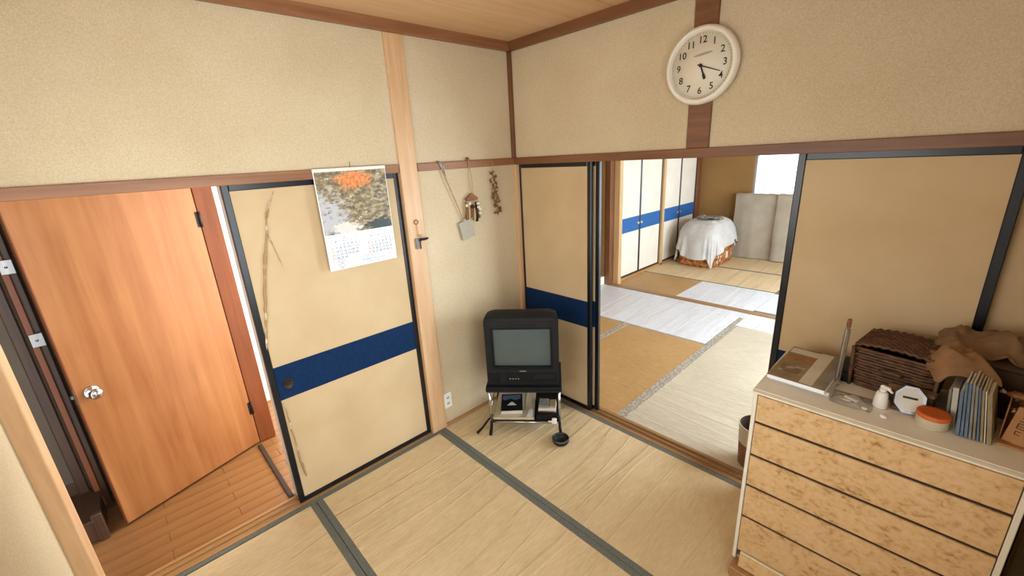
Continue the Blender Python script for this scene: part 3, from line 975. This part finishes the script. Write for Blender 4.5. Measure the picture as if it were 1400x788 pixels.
crown.grid(crn, 15, 28)
for s_ in (-1, 1):
    vs, fs = [], []
    prof = [(.0, H, 1.0), (.025, H+.014, .985), (.06, H+.024, .96), (.10, H+.026, .93), (.16, H+.005, .86), (.26, H-.05, .74), (.36, H-.12, .60), (.40, H-.17, .55)]
    for d, z, ww in prof:
        vs.append((s_*hw*ww, d, .0 if d < .2 else .03))
        vs.append((s_*hw*ww, d, z))
    fs = [(2*i, 2*i+1, 2*i+3, 2*i+2) for i in range(len(prof)-1)]
    crown.add(vs, fs)
crown.add([(-hw, 0, 0), (hw, 0, 0), (hw*.8, .2, 0.0), (hw*.55, .40, .03), (-hw*.55, .40, .03), (-hw*.8, .2, 0)], [(0, 1, 2, 3, 4, 5)])
o_ = obj('cabinet', crown, 'grey_pl', tv)
obj('crown_line', B(-hw+.006, hw-.006, -.002, .002, H-.014, H-.010), 'ink', tv)
cp = obj('control_panel', B(-.110, .225, -.004, .002, .028, .088, bv=.002), 'black_pl', tv)
for i in range(6):
    obj('button', B(-.095+i*.024, -.080+i*.024, -.0065, -.003, .066, .074, bv=.001), 'grey_pl', cp)
for i in range(4):
    obj('button', B(-.090+i*.018, -.080+i*.018, -.0065, -.003, .044, .052, bv=.001), 'steel', cp)
obj('tape_slot', B(.075, .205, -.0055, -.003, .05, .078, bv=.001), 'grey_pl', cp)
obj('speaker_grille', B(-.225, -.150, -.003, .002, .02, .085, bv=.001), 'black_pl', tv)
obj('maker_badge', B(-.022, .022, -.003, .0, .098, .106, bv=.001), 'steel', tv)
obj('base_foot', B(-.22, .22, .006, .05, -.0, .012), 'black_pl', tv)

# things on the lower shelf
bb = tag(obj('beige_game_board', MB().box(-.140, .140, -.165, .165, 0, .012, bv=.002), 'foam', None, (0, 0, 0)), 'beige flat tray lying on the lower stand shelf', 'tray')
TM = Matrix.Translation((.478, -.478, 0)) @ RZ(TA)


def on_tv(o, x, y, z, r=0):
    o.location = TM @ Vector((x, y, z))
    o.rotation_euler = (0, 0, TA+r)


bb.name = 'tray'
obj('rim', MB().box(-.140, .140, -.170, -.160, .012, .020, bv=.002), 'foam', bb)
obj('divider', MB().box(.075, .079, -.160, .165, .012, .022, bv=.001), 'foam', bb)
obj('tongue', MB().prism([(.085, -.155), (.13, -.155), (.13, -.07), (.118, -.05), (.10, -.07)], .012, .016), 'white_pl', bb)
on_tv(bb, -.080, .172, .0985)
bk = thing('black_book', 'black book with a pale triangle mark on the beige tray', 'book')
obj('pages', MB().box(-.073, .073, -.108, .103, 0.001, .022), 'cover4', bk)
obj('cover', MB().box(-.076, .076, -.104, .108, .022, .025, bv=.001), 'black_pl', bk)
obj('back_cover', MB().box(-.076, .076, -.110, .108, 0, .002), 'foam', bk)
obj('cloud_print', MB().prism([(-.065, .09), (.065, .095), (.06, .04), (.025, .025), (-.01, .045), (-.05, .025), (-.068, .04)], .0250, .0254), 'ink_n', bk)
obj('triangle_print', MB().prism([(-.034, -.040), (.034, -.040), (.005, .002), (-.005, .002)], .0250, .0255), 'cover4', bk)
on_tv(bk, -.105, .165, .1115, .08)
dv = thing('flat_box', 'flat black box on the right half of the lower stand shelf', 'box')
obj('body', MB().box(-.078, .078, -.12, .12, 0, .035, bv=.003), 'black_pl', dv)
obj('front_flap', MB().box(-.07, .07, -.1215, -.119, .008, .02), 'grey_pl', dv)
on_tv(dv, .150, .128, .0985)
cs = thing('cassette_box', 'white and yellow cassette boxes on the flat black box', 'cassettes')
obj('case', MB().box(-.06, .06, -.055, .055, 0, .022, bv=.002), 'cover4', cs)
obj('label_print', MB().box(-.058, .058, -.0555, -.055, .002, .012), 'amber', cs)
obj('upper_case', MB().box(-.058, .01, -.035, .055, .0225, .040, bv=.002), 'cover2', cs)
obj('small_case', MB().box(.016, .058, -.03, .055, .0225, .034, bv=.002), 'cover3', cs)
on_tv(cs, .150, .10, .134, -.05)
pl_ = tag(obj('white_adapter', MB().box(-.016, .016, -.012, .012, 0, .034, bv=.003), 'white_pl'), 'small white plug adapter at the right end of the stand shelf', 'adapter')
obj('prong', MB().box(-.040, -.016, -.004, .004, .012, .018), 'white_pl', pl_)
on_tv(pl_, .196, -.022, .0690)
pl_.location.z = .0955

# black bowl on the mat
bo = thing('black_bowl', 'small black glazed bowl on the mat before the stand', 'bowl', (.722, -.400, .002))
obj('body', MB().lathe([(0, 0), (.036, 0), (.047, .006), (.055, .022), (.055, .040), (.052, .044), (.047, .042), (.046, .026), (.038, .010), (0, .008)], 32), 'bowl', bo)
obj('rim_band', MB().lathe([(.0551, .036), (.0558, .038), (.0551, .040)], 32, cap=False), 'steel', bo)

# ------------------------------------------------------------------ chest of drawers
ch = thing('chest_of_drawers', 'cream chest of five burl drawers at the right', 'chest', (1.83, -.10, 0))
CWd, CD, CH = .705, .43, .905
obj('side_panel', B(0, .014, -CD, 0, .05, CH-.02, bv=.002), 'chest_w', ch)
obj('side_panel', B(CWd-.014, CWd, -CD, 0, .05, CH-.02, bv=.002), 'chest_w', ch)
tp_ = obj('top_board', B(-.002, CWd+.002, -CD-.004, 0, CH-.022, CH, bv=.003), 'chest_w', ch)
obj('edge_strip', B(-.002, CWd+.002, -CD-.007, -CD-.003, CH-.012, CH-.002, bv=.001), 'foam', tp_)
obj('back_board', B(.014, CWd-.014, -.01, 0, .05, CH-.022), 'foam', ch)
obj('gap_shade_sheet', B(.014, CWd-.014, -CD+.03, -CD+.036, .06, CH-.022), 'dark', ch)  # dark sheet behind the drawers, stands for shade in the gaps
obj('bottom_board', B(.014, CWd-.014, -CD+.01, -.01, .05, .064), 'foam', ch)
zs = [.883, .757, .603, .452, .290, .096]
for i in range(5):
    d_ = obj('drawer', B(.017, CWd-.017, -CD-.001, -CD+.016, zs[i+1]+.008, zs[i]-.004, bv=.0015), 'burl', ch)
    obj('grip_groove', B(.017, CWd-.017, -CD+.006, -CD+.014, zs[i+1]-.004, zs[i+1]+.008), 'dark', d_)
base = tag(obj('base_plank', B(0, .70, -.50, .0, 0, .046, bv=.003), 'sill_y', None, (1.838, -.09, .002)), 'brown plank slab under the chest of drawers', 'plank')
kb = thing('loose_kick_board', 'loose burl board leaning against the foot of the chest', 'board', (1.865, -.556, .050))
obj('board', MB().box(0, .62, -.012, 0, 0, .062, bv=.002, M4=RX(-.30)), 'burl', kb)
obj('edge', MB().box(0, .62, -.012, 0, .062, .066, bv=.001, M4=RX(-.30)), 'chest_w', kb)

# ------------------------------------------------------------------ things on the chest
ZC_ = CH+.0005
mg = thing('magazine', 'glossy magazine with a pale collage cover on the chest corner', 'magazine', (1.945, -.285, ZC_+.0185), math.radians(-2))
obj('pages', MB().box(-.092, .096, -.165, .165, 0, .014), 'page', mg)
cv = obj('cover', MB().box(-.095, .097, -.167, .167, .014, .0165, bv=.001), 'cover3', mg)
obj('cover_photo', MB().box(-.075, .0, -.10, -.03, .0165, .0168), 'mag', cv)
obj('cover_photo', MB().box(-.085, .01, .02, .08, .0165, .0168), 'amber', cv)
obj('cover_strip', MB().box(.012, .055, -.16, .16, .0165, .0170), 'cover4', cv)
obj('cover_strip', MB().box(-.09, .05, .10, .15, .0165, .0171), 'cover4', cv)
obj('cover_photo', MB().box(.062, .094, -.15, .13, .0165, .0168), 'cover2', cv)
pb_ = thing('paperback_pad', 'thick pale paper pad under the glossy magazine', 'paper pad', (1.95, -.27, ZC_), math.radians(-1))
obj('pages', MB().box(-.098, .10, -.155, .15, 0.001, .016), 'cover4', pb_)
obj('cover', MB().box(-.10, .102, -.157, .152, .016, .018), 'foam', pb_)

# upright slim steel bar leaning on the black box
bx_ = thing('black_case', 'small black case between the magazine and the basket', 'case', (2.066, -.205, ZC_))
obj('body', MB().box(-.022, .022, -.06, .07, 0, .045, bv=.003), 'black_pl', bx_)
obj('lid', MB().box(-.023, .023, -.061, .071, .045, .056, bv=.003), 'grey_pl', bx_)
sr = thing('steel_bar', 'slim steel bar with a brown tip standing upright behind the magazine', 'bar', (2.048, -.312, ZC_), math.radians(35))
LM = RX(-.03) @ RY(.03)
obj('channel', MB().box(-.007, .009, -.006, .006, 0, .235, bv=.002, M4=LM), 'steel', sr)
obj('face_strip', MB().box(-.003, .005, -.0075, -.006, .01, .225, M4=LM), 'chrome', sr)
obj('tip', MB().box(-.006, .008, -.005, .005, .237, .272, bv=.003, M4=LM), 'dried', sr)
for x in (-.004, .006):
    obj('rivet', MB().ball((0, 0, 0), .003, n=8, M4=LM @ T(x, -.006, .228)), 'chrome', sr)

# crumpled packet
pk_ = thing('clear_packet', 'crumpled clear packet lying in front of the steel bar', 'packet', (2.112, -.405, ZC_))


def packet(u, v):
    x, y = (u-.5)*.115, (v-.5)*.10
    z = .004+.020*max(0, math.sin(PI*u)*math.sin(PI*v))*(.6+.8*noise.noise(Vector((x*30, y*30, 3))))
    return (x+.006*noise.noise(Vector((x*20, y*20, 0))), y, max(.001, z))


obj('film', MB().grid(packet, 22, 18), 'silver_bag', pk_)
obj('paper_slip', MB().box(-.012, .03, -.030, -.018, .021, .023, M4=RZ(-.4)), 'white_pl', pk_)
obj('content', MB().box(-.035, .035, -.025, .025, .0005, .010, bv=.003), 'cover4', pk_)

pb2 = thing('pump_bottle', 'small white pump bottle in front of the basket', 'bottle', (2.186, -.385, ZC_))
obj('body', MB().lathe([(0, 0), (.019, 0), (.021, .003), (.0195, .03), (.016, .055), (.013, .060), (0, .060)], 20), 'white_pl', pb2)
obj('collar', MB().lathe([(0, .060), (.010, .060), (.010, .072), (0, .072)], 16), 'white_pl', pb2)
obj('pump_head', MB().box(-.009, .022, -.007, .007, .072, .084, bv=.004, M4=RZ(-.5)), 'white_pl', pb2)
obj('nozzle', MB().tube([(.012, -.008, .078), (.026, -.015, .070)], .004, 8), 'white_pl', pb2)

tc_ = thing('octagonal_case', 'grey eight-sided case with a dark slot beside the pump bottle', 'case', (2.256, -.365, ZC_+.046), math.radians(8))
oc = [(.042*math.cos(PI/8+i*PI/4), .050*math.sin(PI/8+i*PI/4)) for i in range(8)]
TL = RX(math.radians(-22))
obj('body', MB().prism(oc, -.012, .016, 'y', M4=TL), 'steel', tc_)
obj('face', MB().prism([(a*.8, b*.8) for a, b in oc], -.0135, -.012, 'y', M4=TL), 'cover4', tc_)
obj('slot', MB().box(-.020, .018, -.0145, -.0135, .004, .011, bv=.001, M4=TL), 'ink', tc_)
obj('foot', MB().box(-.045, .020, -.01, .035, -.0455, -.030, bv=.005), 'wicker', tc_)

jr = thing('cream_jar', 'low round pot with an orange lid near the chest edge', 'jar', (2.318, -.412, ZC_))
obj('body', MB().lathe([(0, 0), (.036, 0), (.040, .003), (.040, .034), (0, .034)], 32), 'cover4', jr)
obj('label_band', MB().lathe([(.0402, .006), (.0406, .007), (.0406, .030), (.0402, .031)], 32, cap=False), 'foam', jr)
obj('lid', MB().lathe([(0, .034), (.0415, .034), (.0422, .036), (.0422, .046), (.040, .049), (.030, .047), (0, .047)], 32), 'orange', jr)

# wicker basket with lid
ba = thing('wicker_basket', 'dark wicker basket on the chest against the sliding door', 'basket', (2.207, -.190, ZC_), math.radians(-8))
bw, bd, bh = .107, .088, .160


def rrect(t, a, b, r=.02):
    t = (t % 1)*4
    k = int(t)
    f = t-k
    c = [(-a, -b), (a, -b), (a, b), (-a, b), (-a, -b)]
    p = (c[k][0]*(1-f)+c[k+1][0]*f, c[k][1]*(1-f)+c[k+1][1]*f)
    e = min(1, max(0, (min(f, 1-f))/.08))
    s_ = .93+.07*e
    return p[0]*s_, p[1]*s_


wv = MB()
NL = 14
for j in range(NL):
    z = .006+bh*j/NL
    fl = 1+.10*j/NL
    pts = []
    n_ = 64
    for i in range(n_+1):
        x, y = rrect(i/n_, bw*fl, bd*fl)
        off = 1+.025*(1 if (i+j) % 2 else -1)*((i % 2)*2-1 if False else 1)*(.5+.5*math.cos(i*PI))
        off += .012*math.sin(i*PI/2+j*PI)
        pts.append((x*off, y*off, z+random.uniform(-.0012, .0012)))
    wv.tube(pts, .0058, 5, cap=False)
obj('weave', wv, 'wicker', ba)
obj('inner_wall', MB().grid(lambda u, v: (*[c*(.97+.1*v) for c in rrect(u, bw, bd)], v*bh), 64, 2, wrap=True), 'dark', ba)
obj('base', MB().box(-bw*.95, bw*.95, -bd*.95, bd*.95, 0, .006), 'wicker', ba)
lid = MB()
for j in range(15):
    y = (-1+2*j/14)*bd*1.08
    pts = [((-1+2*i/20)*bw*1.1, y+.0012*math.sin(i*PI), bh+.010+.012*(1-((-1+2*i/20))**2)+.003*math.cos(i*PI+j*PI)) for i in range(21)]
    lid.tube(pts, .0062, 5)
obj('lid', lid, 'wicker', ba)
hd = MB()
hd.tube([(-.03, -bd*1.1, .09), (-.02, -bd*1.1-.022, .10), (.02, -bd*1.1-.022, .10), (.03, -bd*1.1, .09)], .006, 8)
obj('clasp_loop', hd, 'wicker', ba)
obj('stake', MB().tube([(-bw*1.07, -bd*1.07, 0), (-bw*1.12, -bd*1.12, bh)], .006, 6), 'wicker', ba)
obj('stake', MB().tube([(bw*1.07, -bd*1.07, 0), (bw*1.12, -bd*1.12, bh)], .006, 6), 'wicker', ba)

br_ = thing('wooden_brush', 'oval brown brush resting against the front of the basket', 'brush', (2.222, -.312, ZC_), math.radians(-10))
BM_ = T(0, 0, .055) @ RX(-.5)
obj('back', MB().ball((0, 0, 0), .03, (1.05, .35, .45), 14, BM_), 'cloth_br', br_)
obj('bristles', MB().box(-.024, .024, -.004, .010, -.055, -.006, bv=.003, M4=T(0, .0, .055)), 'wicker', br_)
sbk = thing('small_woven_box', 'little woven box beside the brush in front of the basket', 'box', (2.290, -.315, ZC_), math.radians(-12))
obj('body', MB().box(-.026, .026, -.018, .018, 0, .055, bv=.003), 'wicker', sbk)
obj('lid', MB().box(-.028, .028, -.020, .020, .055, .068, bv=.004), 'cloth_br', sbk)

# row of thin booklets leaning together
bspec = [('cover2', .007, .115, 'greyish paper folder at the left end of the booklet row'), ('cover4', .014, .125, 'white spined book near the left end of the booklet row'),
         ('cover1', .008, .150, 'tall slate blue booklet, first of the blue ones'), ('cover1', .006, .182, 'tallest blue booklet in the row on the chest'),
         ('cover1', .007, .180, 'light blue booklet in the middle of the row'), ('cover2', .006, .185, 'grey booklet right of the blue booklets'),
         ('cover2', .006, .178, 'second grey booklet right of the blue booklets'), ('cover1', .005, .172, 'thin blue booklet among the grey booklets'),
         ('cover3', .006, .168, 'tan booklet near the right end of the row'), ('cover4', .003, .170, 'thin white card near the right end of the row'),
         ('cover3', .010, .160, 'brown booklet at the right end of the row')]
x = 2.358
for i, (mt, th_, hh_, lab) in enumerate(bspec):
    lean = -.09-.008*i
    b_ = thing('booklet', lab, 'booklet', (x+th_/2, -.335 if i > 1 else -.262, ZC_+.001), math.radians(-6), 'booklets on the chest')
    LM = RY(lean)
    obj('cover', MB().box(-th_/2, th_/2, -.095, .03, .0, hh_, bv=.0008, M4=LM), mt, b_)
    obj('pages', MB().box(-th_/2+.001, th_/2-.001, -.092, .029, hh_-.002, hh_+.0003, M4=LM), 'cover4' if mt != 'cover4' else 'foam', b_)
    x += th_+.0024
bx2 = thing('cardboard_box', 'small open cardboard box with dark print at the right end of the chest', 'box', (2.498, -.335, ZC_), math.radians(-6))
obj('front_flap', MB().box(-.024, .022, -.005, 0, .0, .115, bv=.001, M4=T(0, -.048, .006) @ RX(-.10) @ RY(.12)), 'cardboard', bx2)
obj('bottom', B(-.030, .032, -.075, .08, 0, .006, bv=.001), 'cardboard', bx2)
obj('side', MB().box(-.030, -.027, -.045, .08, .006, .12, bv=.001), 'cardboard', bx2)
obj('side', MB().box(.029, .032, -.045, .08, .006, .10, bv=.001), 'cardboard', bx2)
obj('back', MB().box(-.030, .032, .077, .08, .006, .12, bv=.001), 'cardboard', bx2)
pr = MB()
PM = T(0, -.0535, .006) @ RX(-.10) @ RY(.12) @ RX(PI/2)
for (a, b, c, d) in ((-.010, -.008, .05, .068), (-.010, .010, .066, .068), (.008, .010, .05, .068), (-.010, .010, .05, .052), (-.010, .010, .058, .060), (-.010, .010, .074, .076), (-.001, .001, .074, .088), (-.008, .008, .086, .088),
                     (-.008, -.006, .03, .042), (-.008, .004, .040, .042), (-.008, .004, .030, .032)):
    pr.box(a, b, c, d, 0, .0005, M4=PM)
obj('print', pr, 'ink', bx2)
for i, (x_, y_, z_, s_) in enumerate(((2.487, -.300, .125, (1.5, .8, .5)), (2.508, -.275, .10, (1, .8, 1.1)), (2.500, -.33, .088, (1.0, .6, 1.0)))):
    lab = ['long amber packet lying on top in the cardboard box', 'round amber packet deep in the cardboard box', 'upright amber packet behind the printed flap'][i]
    q = thing('amber_packet', lab, 'packet', (x_, y_, ZC_+z_), .3*i, 'packets in the cardboard box')
    obj('film', MB().ball((0, 0, 0), .020, s_, 12), 'amber', q)
    obj('twisted_end', MB().tube([(-.018*s_[0], 0, 0), (-.026*s_[0], .004, .004)], [.004, .009], 8), 'silver_bag', q)

# burlap cloth heaped over the basket and booklets
def heap(name, label, cx, cy, w_, d_, zf, mat, seed, rot=0, nu=40, nv=34):
    t = thing(name, label, 'cloth', (cx, cy, ZC_), rot)

    def fn(u, v):
        x, y = (u-.5)*w_, (v-.5)*d_
        n1 = noise.noise(Vector((x*14+seed, y*14, seed)))
        n2 = noise.noise(Vector((x*34, y*34+seed, 1)))
        z = zf(x, y)+.022*n1+.014*n2+.035*(.5-abs(noise.noise(Vector((x*16+y*9, y*14-x*6, seed*2)))))
        return (x+.02*n1, y+.015*n2, z)
    o_ = obj('fabric', MB().grid(fn, nu, nv), mat, t)
    md = o_.modifiers.new('thickness', 'SOLIDIFY')
    md.thickness = .003
    return t


heap('burlap_sack', 'tan burlap cloth folded over the basket corner and booklets', 2.345, -.265, .15, .16, lambda x, y: .208-1.1*max(0, math.hypot(x, y*.9)-.035), 'burlap', 2.3, .3)
heap('brown_cloth', 'darker brown cloth crumpled behind the booklets', 2.41, -.115, .26, .14, lambda x, y: .222-.9*max(0, abs(x)-.08)-1.0*max(0, -y-.02), 'cloth_br', 6.1, -.1)
hb = tag(obj('storage_box', MB().box(-.085, .085, -.055, .055, 0, .17, bv=.004), 'dark', None, (2.442, -.17, ZC_), -.08), 'dark box under the crumpled brown cloth', 'box')
obj('lid', MB().box(-.088, .088, -.058, .058, .17, .18, bv=.003), 'dark', hb)

# waste bin just behind the chest, in the next room
bn = thing('waste_bin', 'round bin with a cream upper part behind the chest', 'bin', (1.690, .225, .003))
obj('body', MB().lathe([(0, 0), (.088, 0), (.092, .004), (.100, .15), (.0, .15)], 32), 'bin_b', bn)
obj('upper_band', MB().lathe([(.100, .15), (.1015, .152), (.1065, .26), (.1085, .265), (.103, .266), (.098, .155), (.098, .15)], 32, cap=False), 'bin', bn)
obj('inside', MB().lathe([(.1025, .262), (.0965, .152), (0, .152)], 32, cap=False), 'dark', bn)

# ------------------------------------------------------------------ far room: covered bundle, sheeted furniture
bu = thing('bedding_bundle', 'orange brown patterned bedding under a white cloth in the far room', 'bedding', (-.49, 4.74, .003))
def bundle(u, v):
    a = 2*PI*u
    ca, sa = math.cos(a), math.sin(a)
    e = .38
    X = .30*math.copysign(abs(ca)**e, ca)
    Y = .44*math.copysign(abs(sa)**e, sa)
    prof = [(.0, 0), (.96, 0), (1.0, .05), (1.0, .35), (.97, .5), (.86, .60), (.6, .67), (0, .69)]
    x = v*(len(prof)-1)
    i = min(int(x), len(prof)-2)
    f = x-i
    k = prof[i][0]*(1-f)+prof[i+1][0]*f
    z = prof[i][1]*(1-f)+prof[i+1][1]*f
    b_ = 1+.015*noise.noise(Vector((X*9, Y*9, z*12)))
    return (X*k*b_, Y*k*b_, z)


obj('padding', MB().grid(bundle, 48, 22, wrap=True), 'blanket', bu)
sp_ = MB()
for (x0, y0, s_) in ((.306, -.30, 1), (.306, -.20, .8)):
    for k in range(5):
        sp_.box(-.002, .003, -.06*s_, .06*s_, -.003, .003, M4=T(x0, y0, .12) @ RX(.6+.25*k))
obj('stitched_flower', sp_, 'cover4', bu)
obj('patch', MB().box(.303, .309, .02, .10, .08, .19, bv=.002), 'cover4', bu)

cs_ = thing('white_cover_cloth', 'white cotton cloth draped over the bedding bundle', 'cloth', (-.49, 4.74, .003))


def drape(u, v):
    a = 2*PI*u
    ca, sa = math.cos(a), math.sin(a)
    e = .45
    hem = .24+.07*math.sin(a*2+1.0)+.05*math.sin(a*5)
    # longer tails at the near left corner and the near right corner
    hem -= .25*math.exp(-((a-math.radians(222))/.22)**2)
    hem -= .22*math.exp(-((a-math.radians(305))/.20)**2)
    hem = max(.02, hem)
    R_ = [(0, .715), (.35, .712), (.62, .70), (.82, .655), (.93, .60), (1.03, .52)]
    fold = 0
    if v < .55:
        x = v/.55*(len(R_)-1)
        i = min(int(x), len(R_)-2)
        f = x-i
        k = R_[i][0]*(1-f)+R_[i+1][0]*f
        z = R_[i][1]*(1-f)+R_[i+1][1]*f
    else:
        w_ = (v-.55)/.45
        z = .52*(1-w_)+hem*w_
        k = 1.03+.10*w_
        fold = .035*w_*math.sin(a*17+2*math.sin(a*3))+.02*w_*math.sin(a*31)
    X = (.30+.012)*math.copysign(abs(ca)**e, ca)
    Y = (.44+.012)*math.copysign(abs(sa)**e, sa)
    k += fold
    z += .010*noise.noise(Vector((X*k*7, Y*k*7, 4)))
    return (X*k, Y*k, z)


obj('fabric', MB().grid(drape, 160, 34, wrap=True), 'sheet', cs_)
gc = thing('folded_grey_cloth', 'crumpled grey brown cloth lying on the white cover', 'cloth', (-.42, 4.62, .715), .5)
g_ = obj('fabric', MB().grid(lambda u, v: ((u-.5)*.36+.03*noise.noise(Vector((u*5, v*5, 1))), (v-.5)*.22+.03*noise.noise(Vector((u*5, v*5, 7))), .030+.050*noise.noise(Vector((u*5, v*5, 3)))+.018*noise.noise(Vector((u*20, v*20, 3)))-.05*max(0, u-.7)), 30, 22), 'cover2', gc)
g_.modifiers.new('thickness', 'SOLIDIFY').thickness = .006

sh = thing('sheeted_cabinet', 'pale cloth hanging to the floor over a low cabinet beneath the window', 'cabinet', (.30, 5.36, .003))
obj('cabinet_body', MB().box(-.58, .90, -.055, .075, 0, 1.03, bv=.004), 'foam', sh)


def hang(u, v):
    x = -.60+1.52*u
    # folds deepen towards the floor
    if v < .12:
        f = v/.12
        return (x, .07-.135*f, 1.04+.004*math.sin(x*40))
    w_ = (v-.12)/.88
    d = .008+.018*w_
    y = -.066-d*(1+math.sin(x*8.5+1.6*math.sin(x*4)))*.7-.003*math.sin(x*37)*w_
    return (x+.004*math.sin(w_*9), y, 1.04*(1-w_)+.006*w_)


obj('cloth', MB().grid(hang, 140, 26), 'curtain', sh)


def hang2(u, v):
    x, y, z = hang(.40+.60*u, v)
    return (x, y-.022-.012*math.sin(u*9+1)*v, z+.004)


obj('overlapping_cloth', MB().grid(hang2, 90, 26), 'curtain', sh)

for i, (x_, y_, lab) in enumerate(((2.150, -.440, 'tiny white cap lying left of the pump bottle'), (2.205, -.452, 'tiny white cap lying right below the pump bottle'))):
    q = thing('bottle_cap', lab, 'cap', (x_, y_, ZC_), 0, 'white caps on the chest')
    obj('cup', MB().lathe([(0, 0), (.010, 0), (.010, .006), (.008, .008), (0, .008)], 14), 'white_pl', q)
    obj('ridge', MB().lathe([(.0100, .001), (.0108, .002), (.0108, .004), (.0100, .005)], 14, cap=False), 'white_pl', q)
